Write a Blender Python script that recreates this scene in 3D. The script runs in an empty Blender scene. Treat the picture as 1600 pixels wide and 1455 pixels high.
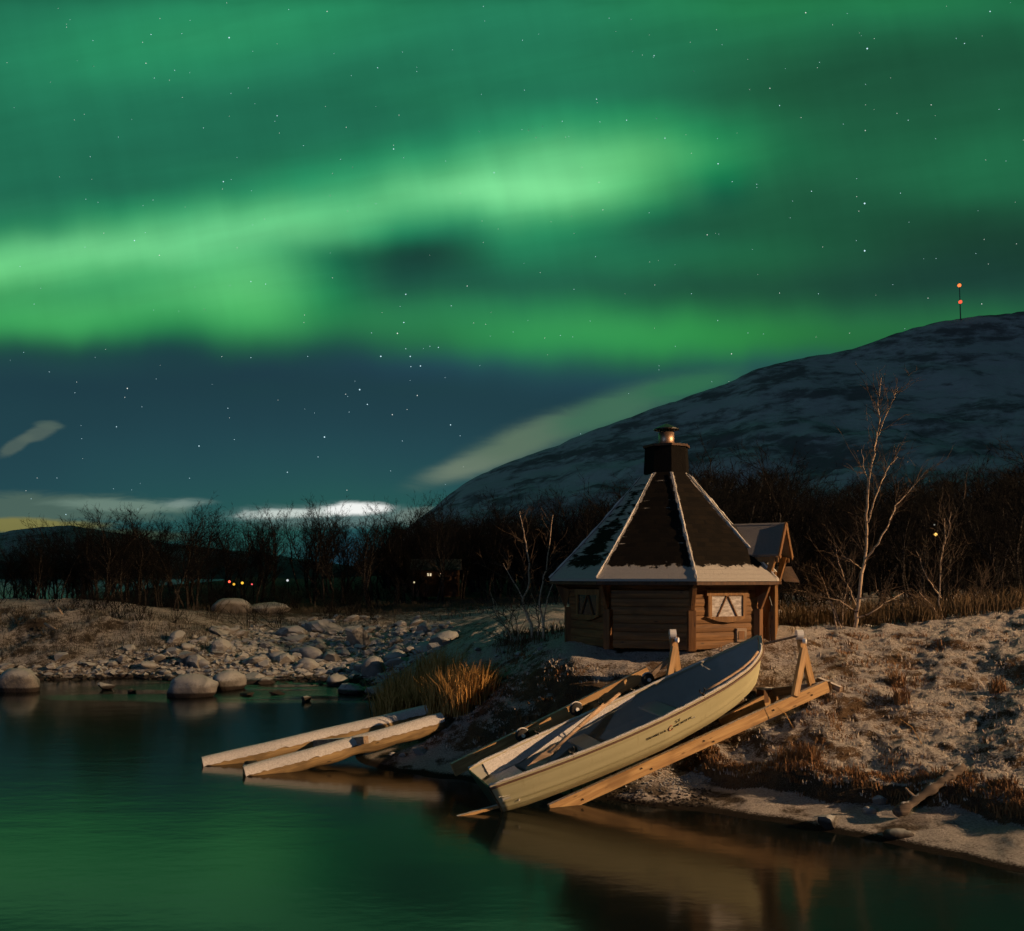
import bpy, bmesh, math, random
import numpy as np
from mathutils import Vector, Matrix

# ------------------------------------------------------------------ camera, world, lights
scene = bpy.context.scene
col = scene.collection
rad = math.radians
F, YH, CH = 1386.0, 903.0, 3.75          # focal length and horizon row in photo pixels, camera height above the water (m)

cam_d = bpy.data.cameras.new('camera'); cam = bpy.data.objects.new('camera', cam_d); col.objects.link(cam)
cam.location = (0, 0, CH); cam.rotation_euler = (rad(90), 0, 0)
cam_d.sensor_width = 36; cam_d.lens = 36 * F / 1600; cam_d.shift_y = (YH - 727.5) / 1600
cam_d.clip_start = 0.1; cam_d.clip_end = 30000
scene.camera = cam
scene.view_settings.view_transform = 'Standard'; scene.view_settings.look = 'None'
scene.view_settings.exposure = 0; scene.view_settings.gamma = 1
scene.view_settings.use_curve_mapping = False

MOON = (rad(15), rad(222))                # elevation, compass direction the moonlight comes from (behind the camera, left)
LAMP = (68.0, -3.0, 26.0)          # sodium street lamp on the near shore, out of frame to the right


def s2l(c):
    c = np.asarray(c, float) / 255.0
    return np.where(c <= 0.04045, c / 12.92, ((c + 0.055) / 1.055) ** 2.4)


class NT:
    """small helper to write node graphs"""
    def __init__(self, tree):
        self.t = tree; self.n = tree.nodes; self.l = tree.links
    def new(self, typ, **kw):
        nd = self.n.new(typ)
        for k, v in kw.items(): setattr(nd, k, v)
        return nd
    def put(self, sock, v):
        if isinstance(v, bpy.types.NodeSocket): self.l.new(v, sock)
        elif v is not None:
            if hasattr(sock.default_value, '__len__') and not hasattr(v, '__len__'):
                sock.default_value = (v, v, v, 1)[:len(sock.default_value)]
            elif hasattr(v, '__len__') and len(v) == 3 and len(sock.default_value) == 4:
                sock.default_value = (*v, 1)
            else: sock.default_value = v
    def m(self, op, a, b=None, c=None, clamp=False):
        nd = self.new('ShaderNodeMath', operation=op, use_clamp=clamp)
        for i, v in enumerate((a, b, c)):
            if v is not None: self.put(nd.inputs[i], v)
        return nd.outputs[0]
    def vm(self, op, a, b=None, scale=None):
        nd = self.new('ShaderNodeVectorMath', operation=op)
        self.put(nd.inputs[0], a)
        if b is not None: self.put(nd.inputs[1], b)
        if scale is not None: self.put(nd.inputs[3], scale)
        return nd.outputs[0]
    def mix(self, f, a, b, blend='MIX'):
        nd = self.new('ShaderNodeMix', data_type='RGBA', blend_type=blend)
        self.put(nd.inputs[0], f); self.put(nd.inputs[6], a); self.put(nd.inputs[7], b)
        return nd.outputs[2]
    def ramp(self, f, stops, interp='LINEAR'):
        nd = self.new('ShaderNodeValToRGB'); r = nd.color_ramp; r.interpolation = interp
        while len(r.elements) > 1: r.elements.remove(r.elements[-1])
        r.elements[0].position = stops[0][0]
        for p, c in stops[1:]: r.elements.new(p)
        for e, (p, c) in zip(r.elements, stops):
            if not hasattr(c, '__len__'): c = (c, c, c)
            e.color = (*c[:3], 1)
        self.put(nd.inputs[0], f)
        return nd.outputs[0]
    def ss(self, x, a, b):
        nd = self.new('ShaderNodeMapRange', interpolation_type='SMOOTHSTEP')
        self.put(nd.inputs[0], x); nd.inputs[1].default_value = a; nd.inputs[2].default_value = b
        return nd.outputs[0]
    def noise(self, vec, scale, detail=4, rough=0.55, dist=0.0):
        nd = self.new('ShaderNodeTexNoise')
        if vec is not None: self.put(nd.inputs['Vector'], vec)
        nd.inputs['Scale'].default_value = scale; nd.inputs['Detail'].default_value = detail
        nd.inputs['Roughness'].default_value = rough; nd.inputs['Distortion'].default_value = dist
        return nd.outputs[0]


def aurora_world():
    w = bpy.data.worlds.new('World'); scene.world = w; w.use_nodes = True
    g = NT(w.node_tree); g.n.clear()
    d = g.new('ShaderNodeTexCoord').outputs['Generated']
    sp = g.new('ShaderNodeSeparateXYZ'); g.put(sp.inputs[0], d)
    x, y, z = sp.outputs
    ys = g.m('MAXIMUM', y, 0.15)
    U = g.m('DIVIDE', x, ys); V = g.m('DIVIDE', z, ys)         # tangents of bearing and height over due north
    # slow curtain-like ripple in the aurora
    cv = g.new('ShaderNodeCombineXYZ'); g.put(cv.inputs[0], U); g.put(cv.inputs[1], g.m('MULTIPLY', V, 0.35))
    n1 = g.noise(cv.outputs[0], 14, 2, 0.5)
    ripple = g.m('MULTIPLY', g.m('SUBTRACT', n1, 0.5), 0.020)
    px = g.m('MULTIPLY', g.m('ADD', U, 0.5772 * 1.0), 1 / 1.1544)      # 0..1 over the middle sixty degrees
    px = g.m('ADD', px, 0.0)
    ROW = 30.0
    t = g.m('DIVIDE', g.m('SUBTRACT', YH, g.m('MULTIPLY', g.m('ADD', V, ripple), F)), ROW)
    rows = {   # green level (sRGB) of the glow every 100 columns, by height
        0: [115,118,125,132,138,140,135,128,125,125,128,130,130,128,128,122,115],
        50: [120,130,140,145,145,138,128,120,118,118,118,115,110,102,97,94,92],
        100: [122,132,136,134,126,118,115,116,120,118,112,100,90,84,82,82,85],
        150: [118,118,116,114,112,112,116,120,118,114,110,98,90,86,85,88,92],
        200: [112,112,110,108,108,108,110,120,138,152,152,134,110,94,92,97,100],
        250: [110,108,106,108,114,125,142,162,188,204,192,156,118,100,98,106,108],
        300: [106,108,112,124,142,160,180,208,226,216,172,108,92,86,92,100,98],
        350: [122,138,166,190,204,206,186,148,164,150,104,85,85,84,77,71,68],
        380: [172,198,210,206,190,146,86,78,128,120,108,98,95,86,74,66,62],
        400: [208,216,206,194,178,120,78,80,130,126,112,108,100,84,69,62,60],
        430: [212,184,162,172,186,138,86,84,98,100,98,92,86,76,67,62,62],
        460: [152,148,164,184,190,144,106,100,96,92,86,80,78,72,70,68,70],
        490: [165,174,166,160,178,138,126,128,138,138,132,120,110,100,95,96,98],
        520: [150,152,138,118,156,116,118,128,146,152,152,146,132,118,112,112,110],
        540: [84,80,78,72,108,80,96,114,134,142,142,136,122,106,98,96,95],
        560: [62,62,61,60,62,64,72,86,104,112,114,106,96,86,80,80,80],
        580: [60,60,60,59,59,60,62,66,74,80,84,78,72,68,66,66,66],
        610: [61,60,60,60,60,60,60,60,60,60,62,62,62,62,60,60,60],
        660: [64,63,64,65,65,65,64,64,62,62,62,62,62,60,60,60,60],
        720: [66,68,72,72,74,74,73,72,68,66,66,66,66,64,60,60,60],
        780: [72,74,78,80,82,84,84,82,76,72,70,70,70,66,60,60,60],
        830: [76,76,80,84,88,90,88,84,80,76,74,74,74,66,60,60,60],
        930: [80,80,84,86,80,76,80,84,80,78,76,76,76,70,60,60,60],
    }
    ky = sorted(rows); tab = np.array([rows[k] for k in ky], float)
    def colour(G, py, px_):
        lo = np.array([np.interp(G, [55, 70, 110, 140, 180, 225], [22, 26, 32, 40, 84, 128]),
                       G, np.interp(G, [55, 70, 110, 140, 180, 225], [50, 58, 82, 95, 118, 152])])
        f = np.clip((py - 380) / 120, 0, 1)                                   # lower curtain is yellower green
        lo2 = np.array([np.interp(G, [55, 70, 110, 140, 180, 225], [24, 28, 38, 46, 76, 115]), G,
                        np.interp(G, [55, 70, 110, 140, 180, 225], [66, 66, 72, 80, 100, 130])])
        c = lo * (1 - f) + lo2 * f
        b = np.clip((py - 535) / 35, 0, 1) * np.clip((104 - G) / 38, 0, 1)                                    # plain night blue under it
        c = c * (1 - b) + np.array([0.42 * G + 4, G, 1.02 * G + 8]) * b
        c[2] *= 1 - 0.13 * np.clip((px_ - 850) / 350, 0, 1) * (1 - b)
        return s2l(c)
    nrow = int(930 / ROW) + 1
    acc = None
    tc = g.m('MINIMUM', g.m('MAXIMUM', t, 0.0), nrow - 1.0)
    cols = np.array([[colour(np.interp(i * ROW, ky, tab[:, j]), i * ROW, j * 100) for j in range(17)] for i in range(nrow)])
    pre = np.diag(np.full(nrow, 2 / 3)) + np.diag(np.full(nrow - 1, 1 / 6), 1) + np.diag(np.full(nrow - 1, 1 / 6), -1)
    pre[0, 0] = pre[-1, -1] = 5 / 6
    cols = np.maximum(np.linalg.solve(pre, cols.reshape(nrow, -1)).reshape(cols.shape) * 0.75 + cols * 0.25, cols * 0.80)
    for i in range(nrow):
        cr = g.ramp(px, [(j / 16, cols[i, j]) for j in range(17)], 'CARDINAL')
        s = g.m('MULTIPLY', g.m('ABSOLUTE', g.m('SUBTRACT', tc, float(i))), 0.5)
        def bs(q):
            q = q * 2
            return 2 / 3 - q * q + q ** 3 / 2 if q < 1 else (2 - q) ** 3 / 6
        wt = g.ramp(s, [(k / 10, bs(k / 10)) for k in range(11)])
        term = g.mix(1.0, cr, wt, 'MULTIPLY')
        acc = term if acc is None else g.mix(1.0, acc, term, 'ADD')
    sky = acc
    cr_ = g.new('ShaderNodeCombineXYZ'); g.put(cr_.inputs[0], g.m('ADD', U, g.m('MULTIPLY', V, 0.25))); g.put(cr_.inputs[1], g.m('MULTIPLY', V, 0.12))
    ray = g.m('MULTIPLY', g.m('SUBTRACT', g.noise(cr_.outputs[0], 26, 3, 0.55), 0.5), 0.20)
    ray = g.m('ADD', 1.0, g.m('MULTIPLY', ray, g.ss(V, 0.24, 0.32)))
    sky = g.mix(1.0, sky, ray, 'MULTIPLY')
    cs_ = g.new('ShaderNodeCombineXYZ'); g.put(cs_.inputs[0], g.m('MULTIPLY', U, 2.2)); g.put(cs_.inputs[1], g.m('MULTIPLY', g.m('SUBTRACT', V, g.m('MULTIPLY', U, 0.17)), 15.0))
    lane = g.m('MULTIPLY', g.m('SUBTRACT', g.noise(cs_.outputs[0], 1.0, 4, 0.55, 0.3), 0.5), 0.55)
    sky = g.mix(1.0, sky, g.m('ADD', 1.0, g.m('MULTIPLY', lane, g.ss(V, 0.26, 0.34))), 'MULTIPLY')
    # the blue of twilight low in the gap between the trees
    def blob(u0, v0, wu, wv, tilt=0.0):
        du = g.m('SUBTRACT', U, (u0 - 800) / F)
        dv = g.m('SUBTRACT', g.m('SUBTRACT', V, (YH - v0) / F), g.m('MULTIPLY', du, tilt))
        e = g.m('ADD', g.m('POWER', g.m('ABSOLUTE', g.m('DIVIDE', du, wu / F)), 2.0), g.m('POWER', g.m('ABSOLUTE', g.m('DIVIDE', dv, wv / F)), 2.0))
        return g.m('EXPONENT', g.m('MULTIPLY', e, -1.0))
    sky = g.mix(g.m('MULTIPLY', blob(540, 868, 60, 45), 0.5), sky, tuple(s2l((38, 72, 112))))
    # thin clouds, torn by noise drawn out along the horizon
    cw = g.new('ShaderNodeCombineXYZ'); g.put(cw.inputs[0], g.m('MULTIPLY', U, 7.0)); g.put(cw.inputs[1], g.m('MULTIPLY', V, 30.0))
    n2 = g.noise(cw.outputs[0], 2.2, 6, 0.62, 0.6)
    n2b = g.m('SUBTRACT', n2, 0.5)
    def cloud(sky, u0, v0, wu, wv, colr, amt, tilt=0.0, lo=0.25, hi=0.75, nz=0.9):
        b = blob(u0, v0, wu, wv, tilt)
        b = g.ss(g.m('ADD', b, g.m('MULTIPLY', g.m('MULTIPLY', n2b, nz), g.m('MULTIPLY', b, 3.0, clamp=True))), lo, hi)
        return g.mix(g.m('MULTIPLY', b, amt), sky, tuple(s2l(colr)))
    sky = cloud(sky, 60, 795, 260, 26, (82, 104, 92), 0.75)
    sky = cloud(sky, 190, 790, 120, 12, (112, 136, 124), 0.7, -0.03)
    sky = cloud(sky, 285, 787, 42, 7, (130, 150, 142), 0.75, 0.02, 0.05, 1.0, 1.3)
    sky = cloud(sky, 30, 822, 150, 13, (128, 122, 66), 0.85)
    sky = cloud(sky, 180, 838, 130, 12, (88, 98, 70), 0.6)
    sky = cloud(sky, 60, 676, 34, 14, (84, 100, 92), 0.75, 0.35)
    sky = cloud(sky, 25, 696, 30, 13, (84, 100, 92), 0.7, 0.5)
    sky = cloud(sky, 75, 664, 26, 8, (78, 98, 90), 0.5, -0.1)
    sky = cloud(sky, 520, 806, 190, 22, (120, 140, 138), 0.5)
    sky = cloud(sky, 470, 801, 110, 10, (205, 215, 208), 0.85, 0.05, 0.25, 0.9, 1.5)
    sky = cloud(sky, 560, 795, 62, 12, (242, 244, 240), 1.0, 0.03, 0.25, 0.8, 1.3)
    sky = cloud(sky, 655, 806, 45, 16, (112, 128, 120), 0.7)
    # cap cloud lying along the mountain ridge
    sky = cloud(sky, 740, 726, 90, 20, (106, 122, 106), 1.0, 0.30, 0.10, 0.95, 0.45)
    sky = cloud(sky, 830, 684, 110, 30, (90, 112, 94), 1.0, 0.36, 0.10, 0.95, 0.45)
    sky = cloud(sky, 960, 640, 120, 32, (64, 106, 84), 1.0, 0.30, 0.10, 0.95, 0.45)
    sky = cloud(sky, 1080, 602, 90, 22, (48, 106, 76), 1.0, 0.20, 0.10, 0.95, 0.45)
    # away from the north the sky is plain dark night blue
    away = g.ss(y, 0.62, 0.25)
    sky = g.mix(away, sky, (0.004, 0.009, 0.015))
    # a trace of moonlit daylight scattering
    nish = g.new('ShaderNodeTexSky', sky_type='NISHITA', sun_disc=False)
    nish.sun_elevation = MOON[0]; nish.sun_rotation = MOON[1]
    moonsky = g.mix(1.0, nish.outputs[0], (0.0006, 0.0006, 0.0006), 'MULTIPLY')
    sky = g.mix(1.0, sky, moonsky, 'ADD')
    bg = g.new('ShaderNodeBackground'); g.put(bg.inputs[0], sky); bg.inputs[1].default_value = 1.0
    out = g.new('ShaderNodeOutputWorld'); g.l.new(bg.outputs[0], out.inputs[0])
    w.cycles.sampling_method = 'MANUAL'; w.cycles.sample_map_resolution = 512
aurora_world()

sd = bpy.data.lights.new('moonlight', 'SUN'); sd.energy = 0.24; sd.angle = rad(0.5); sd.color = (0.42, 0.64, 1.0)
so = bpy.data.objects.new('moonlight', sd); col.objects.link(so)
so.rotation_euler = Vector((math.sin(MOON[1]) * math.cos(MOON[0]), math.cos(MOON[1]) * math.cos(MOON[0]), math.sin(MOON[0]))).to_track_quat('Z', 'Y').to_euler()
ld = bpy.data.lights.new('street_lamp_light', 'POINT'); ld.energy = 300000; ld.shadow_soft_size = 0.18; ld.color = (1.0, 0.62, 0.33)
lo_ = bpy.data.objects.new('street_lamp_light', ld); col.objects.link(lo_); lo_.location = LAMP
scene.cycles.use_denoising = True
scene.cycles.max_bounces = 5; scene.cycles.diffuse_bounces = 2; scene.cycles.glossy_bounces = 3
scene.cycles.sample_clamp_indirect = 2.0

rng = random.Random(7)
NR = np.random.default_rng(11)


def P(px, py, d):
    return Vector(((px - 800) / F * d, d, CH - (py - YH) / F * d))


# ------------------------------------------------------------------ mesh helpers
class MB:
    def __init__(self): self.v = []; self.f = []; self.uv = None
    def quadstrip(self, rings, closed=True, cap=True):
        o = len(self.v); n = len(rings[0])
        for r in rings: self.v += [tuple(p) for p in r]
        for i in range(len(rings) - 1):
            for j in range(n if closed else n - 1):
                a = o + i * n + j; b = o + i * n + (j + 1) % n
                self.f.append((a, b, b + n, a + n))
        if cap and closed and n > 2:
            self.f.append(tuple(o + j for j in reversed(range(n))))
            self.f.append(tuple(o + (len(rings) - 1) * n + j for j in range(n)))
    def tube(self, pts, radii, sides=6, cap=True, flat=1.0):
        pts = [Vector(p) for p in pts]
        if not hasattr(radii, '__len__'): radii = [radii] * len(pts)
        rings = []; up = None
        for i, p in enumerate(pts):
            t = (pts[min(i + 1, len(pts) - 1)] - pts[max(i - 1, 0)])
            if t.length < 1e-9: t = Vector((0, 0, 1))
            t.normalize()
            if up is None: up = Vector((0, 0, 1)) if abs(t.z) < 0.9 else Vector((1, 0, 0))
            a = t.cross(up).normalized(); b = a.cross(t).normalized(); up = b
            rings.append([p + (a * math.cos(2 * math.pi * k / sides) + b * (flat * math.sin(2 * math.pi * k / sides))) * radii[i] for k in range(sides)])
        self.quadstrip(rings, True, cap)
    def beam(self, a, b, w, h, up=(0, 0, 1)):
        """rectangular bar from a to b, w across and h along up"""
        a, b = Vector(a), Vector(b); t = (b - a).normalized(); s = t.cross(Vector(up)).normalized(); u = s.cross(t).normalized()
        def ring(p): return [p + s * (w / 2 * i) + u * (h / 2 * j) for i, j in ((-1, -1), (1, -1), (1, 1), (-1, 1))]
        self.quadstrip([ring(a), ring(b)])
    def box(self, c, sx, sy, sz, rz=0.0):
        c = Vector(c); t = Vector((math.cos(rz), math.sin(rz), 0))
        self.beam(c - t * sx / 2, c + t * sx / 2, sy, sz)
    def prism(self, poly, dirv):
        """closed polygon pushed along dirv"""
        d = Vector(dirv); self.quadstrip([[Vector(p) for p in poly], [Vector(p) + d for p in poly]])
    def build(self, name, mat, parent=None, smooth=False, bevel=0.0):
        me = bpy.data.meshes.new(name); me.from_pydata([tuple(p) for p in self.v], [], self.f); me.validate()
        bm = bmesh.new(); bm.from_mesh(me); bmesh.ops.recalc_face_normals(bm, faces=bm.faces); bm.to_mesh(me); bm.free()
        if smooth: me.polygons.foreach_set('use_smooth', [True] * len(me.polygons))
        if mat: me.materials.append(mat)
        o = bpy.data.objects.new(name, me); col.objects.link(o)
        if parent: o.parent = parent
        if bevel > 0:
            b = o.modifiers.new('bevel', 'BEVEL'); b.width = bevel; b.segments = 2; b.limit_method = 'ANGLE'
        return o


def tag(o, label=None, cat=None, group=None, kind=None):
    for k, v in (('label', label), ('category', cat), ('group', group), ('kind', kind)):
        if v: o[k] = v
    return o

def thing(name, label, cat, loc=(0, 0, 0), group=None, rz=0.0):
    e = bpy.data.objects.new(name, None); e.empty_display_size = 0.2; col.objects.link(e)
    e.location = loc; e.rotation_euler = (0, 0, rz)
    return tag(e, label, cat, group)


# ------------------------------------------------------------------ numpy noise
def vnoise(x, y, seed=0):
    xi = np.floor(x).astype(np.int64); yi = np.floor(y).astype(np.int64); fx = x - xi; fy = y - yi
    def h(i, j):
        k = (i * 374761393 + j * 668265263 + seed * 974711) & 0xFFFFFFFF
        k = ((k ^ (k >> 13)) * 1274126177) & 0xFFFFFFFF
        return ((k ^ (k >> 16)) & 0xFFFF) / 65535.0
    u = fx * fx * fx * (fx * (fx * 6 - 15) + 10); v = fy * fy * fy * (fy * (fy * 6 - 15) + 10)
    return (h(xi, yi) * (1 - u) + h(xi + 1, yi) * u) * (1 - v) + (h(xi, yi + 1) * (1 - u) + h(xi + 1, yi + 1) * u) * v

def fbm(x, y, seed=0, oct=4, g=0.5):
    s = 0; a = 1; n = 0
    for i in range(oct):
        s = s + a * vnoise(x * 2 ** i + 17.3 * i, y * 2 ** i - 9.1 * i, seed + i); n += a; a *= g
    return s / n - 0.5

def sstep(x, a, b):
    t = np.clip((x - a) / (b - a), 0, 1); return t * t * (3 - 2 * t)


# ------------------------------------------------------------------ materials
def material(name):
    m = bpy.data.materials.new(name); m.use_nodes = True
    g = NT(m.node_tree); b = g.n['Principled BSDF']
    return m, g, b

def bump(g, b, h, dist=0.02, strength=1.0):
    nd = g.new('ShaderNodeBump'); nd.inputs['Distance'].default_value = dist; nd.inputs['Strength'].default_value = strength
    g.put(nd.inputs['Height'], h); g.l.new(nd.outputs[0], b.inputs['Normal'])

def obj_co(g): return g.new('ShaderNodeTexCoord').outputs['Object']
def scaled(g, v, s):
    nd = g.new('ShaderNodeMapping'); g.put(nd.inputs[0], v); nd.inputs['Scale'].default_value = s; return nd.outputs[0]

def flat_mat(name, c, rough=0.7, metal=0.0, var=0.25, scale=8, bmp=0.0):
    m, g, b = material(name); co = obj_co(g)
    n = g.noise(co, scale, 5, 0.6)
    b.inputs['Roughness'].default_value = rough; b.inputs['Metallic'].default_value = metal
    g.put(b.inputs['Base Color'], g.mix(n, tuple(np.array(c) * (1 - var)), tuple(np.minimum(np.array(c) * (1 + var), 0.95))))
    if bmp: bump(g, b, g.noise(co, scale * 5, 4, 0.6), bmp)
    return m

def wood_mat(name, dark, light, axis=0, scale=1.0, rough=0.75, snow_top=0.0):
    m, g, b = material(name); co = obj_co(g)
    s = [14 * scale] * 3; s[axis] = 0.9 * scale
    v = scaled(g, co, s)
    n = g.noise(v, 1.0, 6, 0.65, 0.6); n2 = g.noise(scaled(g, co, [3 * scale if i != axis else 1.2 * scale for i in range(3)]), 1.0, 3, 0.5)
    c = g.mix(g.ss(n, 0.3, 0.72), dark, light)
    c = g.mix(g.m('MULTIPLY', g.ss(n2, 0.52, 0.68), 0.55), c, tuple(np.array(dark) * 0.55))
    vo = g.new('ShaderNodeTexVoronoi'); g.put(vo.inputs['Vector'], scaled(g, co, [2.2 if i == axis else 7 for i in range(3)])); vo.inputs['Scale'].default_value = 1.0
    c = g.mix(g.ss(vo.outputs['Distance'], 0.16, 0.05), c, tuple(np.array(dark) * 0.3))
    if snow_top:
        ge = g.new('ShaderNodeNewGeometry'); sp = g.new('ShaderNodeSeparateXYZ'); g.put(sp.inputs[0], ge.outputs['Normal'])
        k = g.ss(g.m('ADD', sp.outputs[2], g.m('MULTIPLY', g.m('SUBTRACT', g.noise(co, 22, 4, 0.7), 0.5), 0.5)), snow_top, snow_top + 0.15)
        c = g.mix(k, c, (0.62, 0.60, 0.58))
    g.put(b.inputs['Base Color'], c); b.inputs['Roughness'].default_value = rough
    bump(g, b, n, 0.006)
    return m

M = {}
M['wall'] = wood_mat('log_wall_wood', (0.105, 0.048, 0.014), (0.25, 0.125, 0.04), 0)
M['wallv'] = wood_mat('board_wood', (0.14, 0.065, 0.018), (0.30, 0.155, 0.05), 2)
M['trim'] = wood_mat('trim_wood', (0.10, 0.042, 0.013), (0.22, 0.10, 0.03), 2)
M['dark_trim'] = wood_mat('dark_trim_wood', (0.055, 0.026, 0.013), (0.12, 0.055, 0.022), 2)
M['plank'] = wood_mat('new_plank_wood', (0.34, 0.19, 0.075), (0.60, 0.39, 0.17), 0, 1.0, 0.8, 0.86)
M['post'] = wood_mat('post_wood', (0.36, 0.21, 0.09), (0.62, 0.41, 0.20), 2)
M['grey_plank'] = wood_mat('weathered_plank', (0.16, 0.11, 0.07), (0.36, 0.27, 0.19), 0, 1.0, 0.8, 0.8)
M['oar'] = wood_mat('oar_wood', (0.34, 0.22, 0.13), (0.60, 0.44, 0.30), 0)
M['metal'] = flat_mat('galvanised_metal', (0.88, 0.88, 0.88), 0.45, 0.2, 0.08, 6)
M['copper'] = flat_mat('flue_metal', (0.50, 0.34, 0.24), 0.5, 1.0, 0.25, 6)
M['black_metal'] = flat_mat('black_metal', (0.02, 0.02, 0.02), 0.45, 0.3)
M['rubber'] = flat_mat('rubber', (0.018, 0.017, 0.016), 0.8)
M['white_plastic'] = flat_mat('white_plastic', (0.72, 0.70, 0.66), 0.4, 0, 0.05)
M['red'] = flat_mat('red_plastic', (0.30, 0.05, 0.03), 0.5)
M['dark_letter'] = flat_mat('dark_lettering', (0.035, 0.028, 0.02), 0.6)
M['red_letter'] = flat_mat('faded_red_emblem', (0.36, 0.13, 0.07), 0.6)
M['inner'] = flat_mat('grey_gelcoat', (0.30, 0.31, 0.29), 0.6, 0, 0.15, 5)
M['rail'] = flat_mat('brown_rub_rail', (0.16, 0.09, 0.06), 0.6)

def snow_mat(name='snow'):
    m, g, b = material(name); co = obj_co(g)
    n = g.noise(co, 30, 5, 0.7)
    g.put(b.inputs['Base Color'], g.mix(g.ss(n, 0.25, 0.7), (0.50, 0.48, 0.46), (0.74, 0.73, 0.72)))
    b.inputs['Roughness'].default_value = 0.8; bump(g, b, n, 0.015)
    return m
M['snow'] = snow_mat()

def hull_mat():
    m, g, b = material('cream_gelcoat'); co = obj_co(g)
    n = g.noise(scaled(g, co, (1.2, 4, 4)), 1.5, 5, 0.6)
    c = g.mix(n, (0.46, 0.44, 0.265), (0.57, 0.55, 0.35))
    st = g.noise(scaled(g, co, (6, 2, 1.0)), 2.0, 4, 0.65)
    c = g.mix(g.m('MULTIPLY', g.ss(st, 0.55, 0.75), 0.28), c, (0.30, 0.25, 0.11))
    sp = g.new('ShaderNodeSeparateXYZ'); g.put(sp.inputs[0], co)          # grime below the old waterline, scratches
    grime = g.ss(g.m('ADD', sp.outputs[2], g.m('MULTIPLY', g.m('SUBTRACT', g.noise(scaled(g, co, (2.5, 1, 9)), 1.0, 5, 0.7), 0.5), 0.22)), 0.10, -0.10)
    c = g.mix(g.m('MULTIPLY', grime, 0.6), c, (0.22, 0.18, 0.09))
    scr = g.noise(scaled(g, co, (1.5, 30, 60)), 1.0, 3, 0.6)
    c = g.mix(g.m('MULTIPLY', g.ss(scr, 0.68, 0.74), 0.4), c, (0.30, 0.26, 0.16))
    g.put(b.inputs['Base Color'], c); b.inputs['Roughness'].default_value = 0.5
    return m
M['hull'] = hull_mat()

def rock_mat():
    m, g, b = material('snow_dusted_stone'); co = obj_co(g)
    ge = g.new('ShaderNodeNewGeometry'); spn = g.new('ShaderNodeSeparateXYZ'); g.put(spn.inputs[0], ge.outputs['Normal'])
    spp = g.new('ShaderNodeSeparateXYZ'); g.put(spp.inputs[0], ge.outputs['Position'])
    oi = g.new('ShaderNodeObjectInfo').outputs['Random']
    n = g.noise(ge.outputs['Position'], 2.2, 6, 0.65); nf = g.noise(ge.outputs['Position'], 14, 4, 0.7)
    base = g.mix(g.ss(n, 0.3, 0.7), (0.085, 0.083, 0.08), (0.22, 0.215, 0.21))
    base = g.mix(g.m('MULTIPLY', oi, 0.5), base, (0.16, 0.145, 0.13))
    k = g.ss(g.m('ADD', spn.outputs[2], g.m('MULTIPLY', g.m('SUBTRACT', nf, 0.5), 0.7)), 0.15, 0.75)
    c = g.mix(g.m('MULTIPLY', k, 0.9), base, (0.36, 0.375, 0.385))
    wet = g.ss(g.m('ADD', spp.outputs[2], g.m('MULTIPLY', g.m('SUBTRACT', n, 0.5), 0.08)), 0.18, 0.11)     # splash band, no snow
    c = g.mix(wet, c, (0.022, 0.016, 0.013))
    g.put(b.inputs['Base Color'], c); b.inputs['Roughness'].default_value = 0.8
    bump(g, b, g.m('ADD', n, g.m('MULTIPLY', nf, 0.3)), 0.06)
    return m
M['rock'] = rock_mat()

def bark_mat(name, pale, dark, marks=0.5):
    m, g, b = material(name); co = obj_co(g)
    n = g.noise(scaled(g, co, (9, 9, 26)), 1.0, 4, 0.6)
    c = g.mix(g.ss(n, marks, marks + 0.10), pale, dark)
    g.put(b.inputs['Base Color'], c); b.inputs['Roughness'].default_value = 0.95; b.inputs['Specular IOR Level'].default_value = 0.05
    return m
M['birch'] = bark_mat('pale_birch_bark', (0.44, 0.34, 0.25), (0.05, 0.035, 0.03), 0.55)
M['twig'] = bark_mat('brown_twig_bark', (0.10, 0.075, 0.055), (0.05, 0.035, 0.025), 0.5)
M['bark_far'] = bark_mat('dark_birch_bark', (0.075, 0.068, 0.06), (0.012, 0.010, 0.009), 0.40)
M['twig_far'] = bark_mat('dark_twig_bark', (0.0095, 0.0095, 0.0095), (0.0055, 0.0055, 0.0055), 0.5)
M['leaf'] = flat_mat('withered_leaf', (0.26, 0.13, 0.03), 0.7)

def emit_mat(name, c, s):
    m, g, b = material(name); g.n.remove(b)
    e = g.new('ShaderNodeEmission'); g.put(e.inputs[0], c); e.inputs[1].default_value = s
    g.l.new(e.outputs[0], g.n['Material Output'].inputs[0]); return m

# ------------------------------------------------------------------ terrain
STEP_PX = [(1040, 1205), (1100, 1214), (1180, 1232), (1300, 1252), (1400, 1262), (1500, 1274), (1600, 1296), (1720, 1318), (2000, 1370)]
SU = np.array([(a - 800) / F for a, _ in STEP_PX]); SDp = np.array([(CH - 0.22) * F / (b - YH) for _, b in STEP_PX])
def step_h(u, d, x, y):
    amp = 0.22 * sstep(u, (1020 - 800) / F, (1130 - 800) / F) * (0.8 + 0.6 * vnoise(x * 1.1, y * 1.1, 5))
    e = np.interp(u, SU, SDp) + 0.55 * fbm(x * 1.3, y * 1.3, 21, 3)
    return amp * sstep(d - e, -0.03, 0.14)

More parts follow.
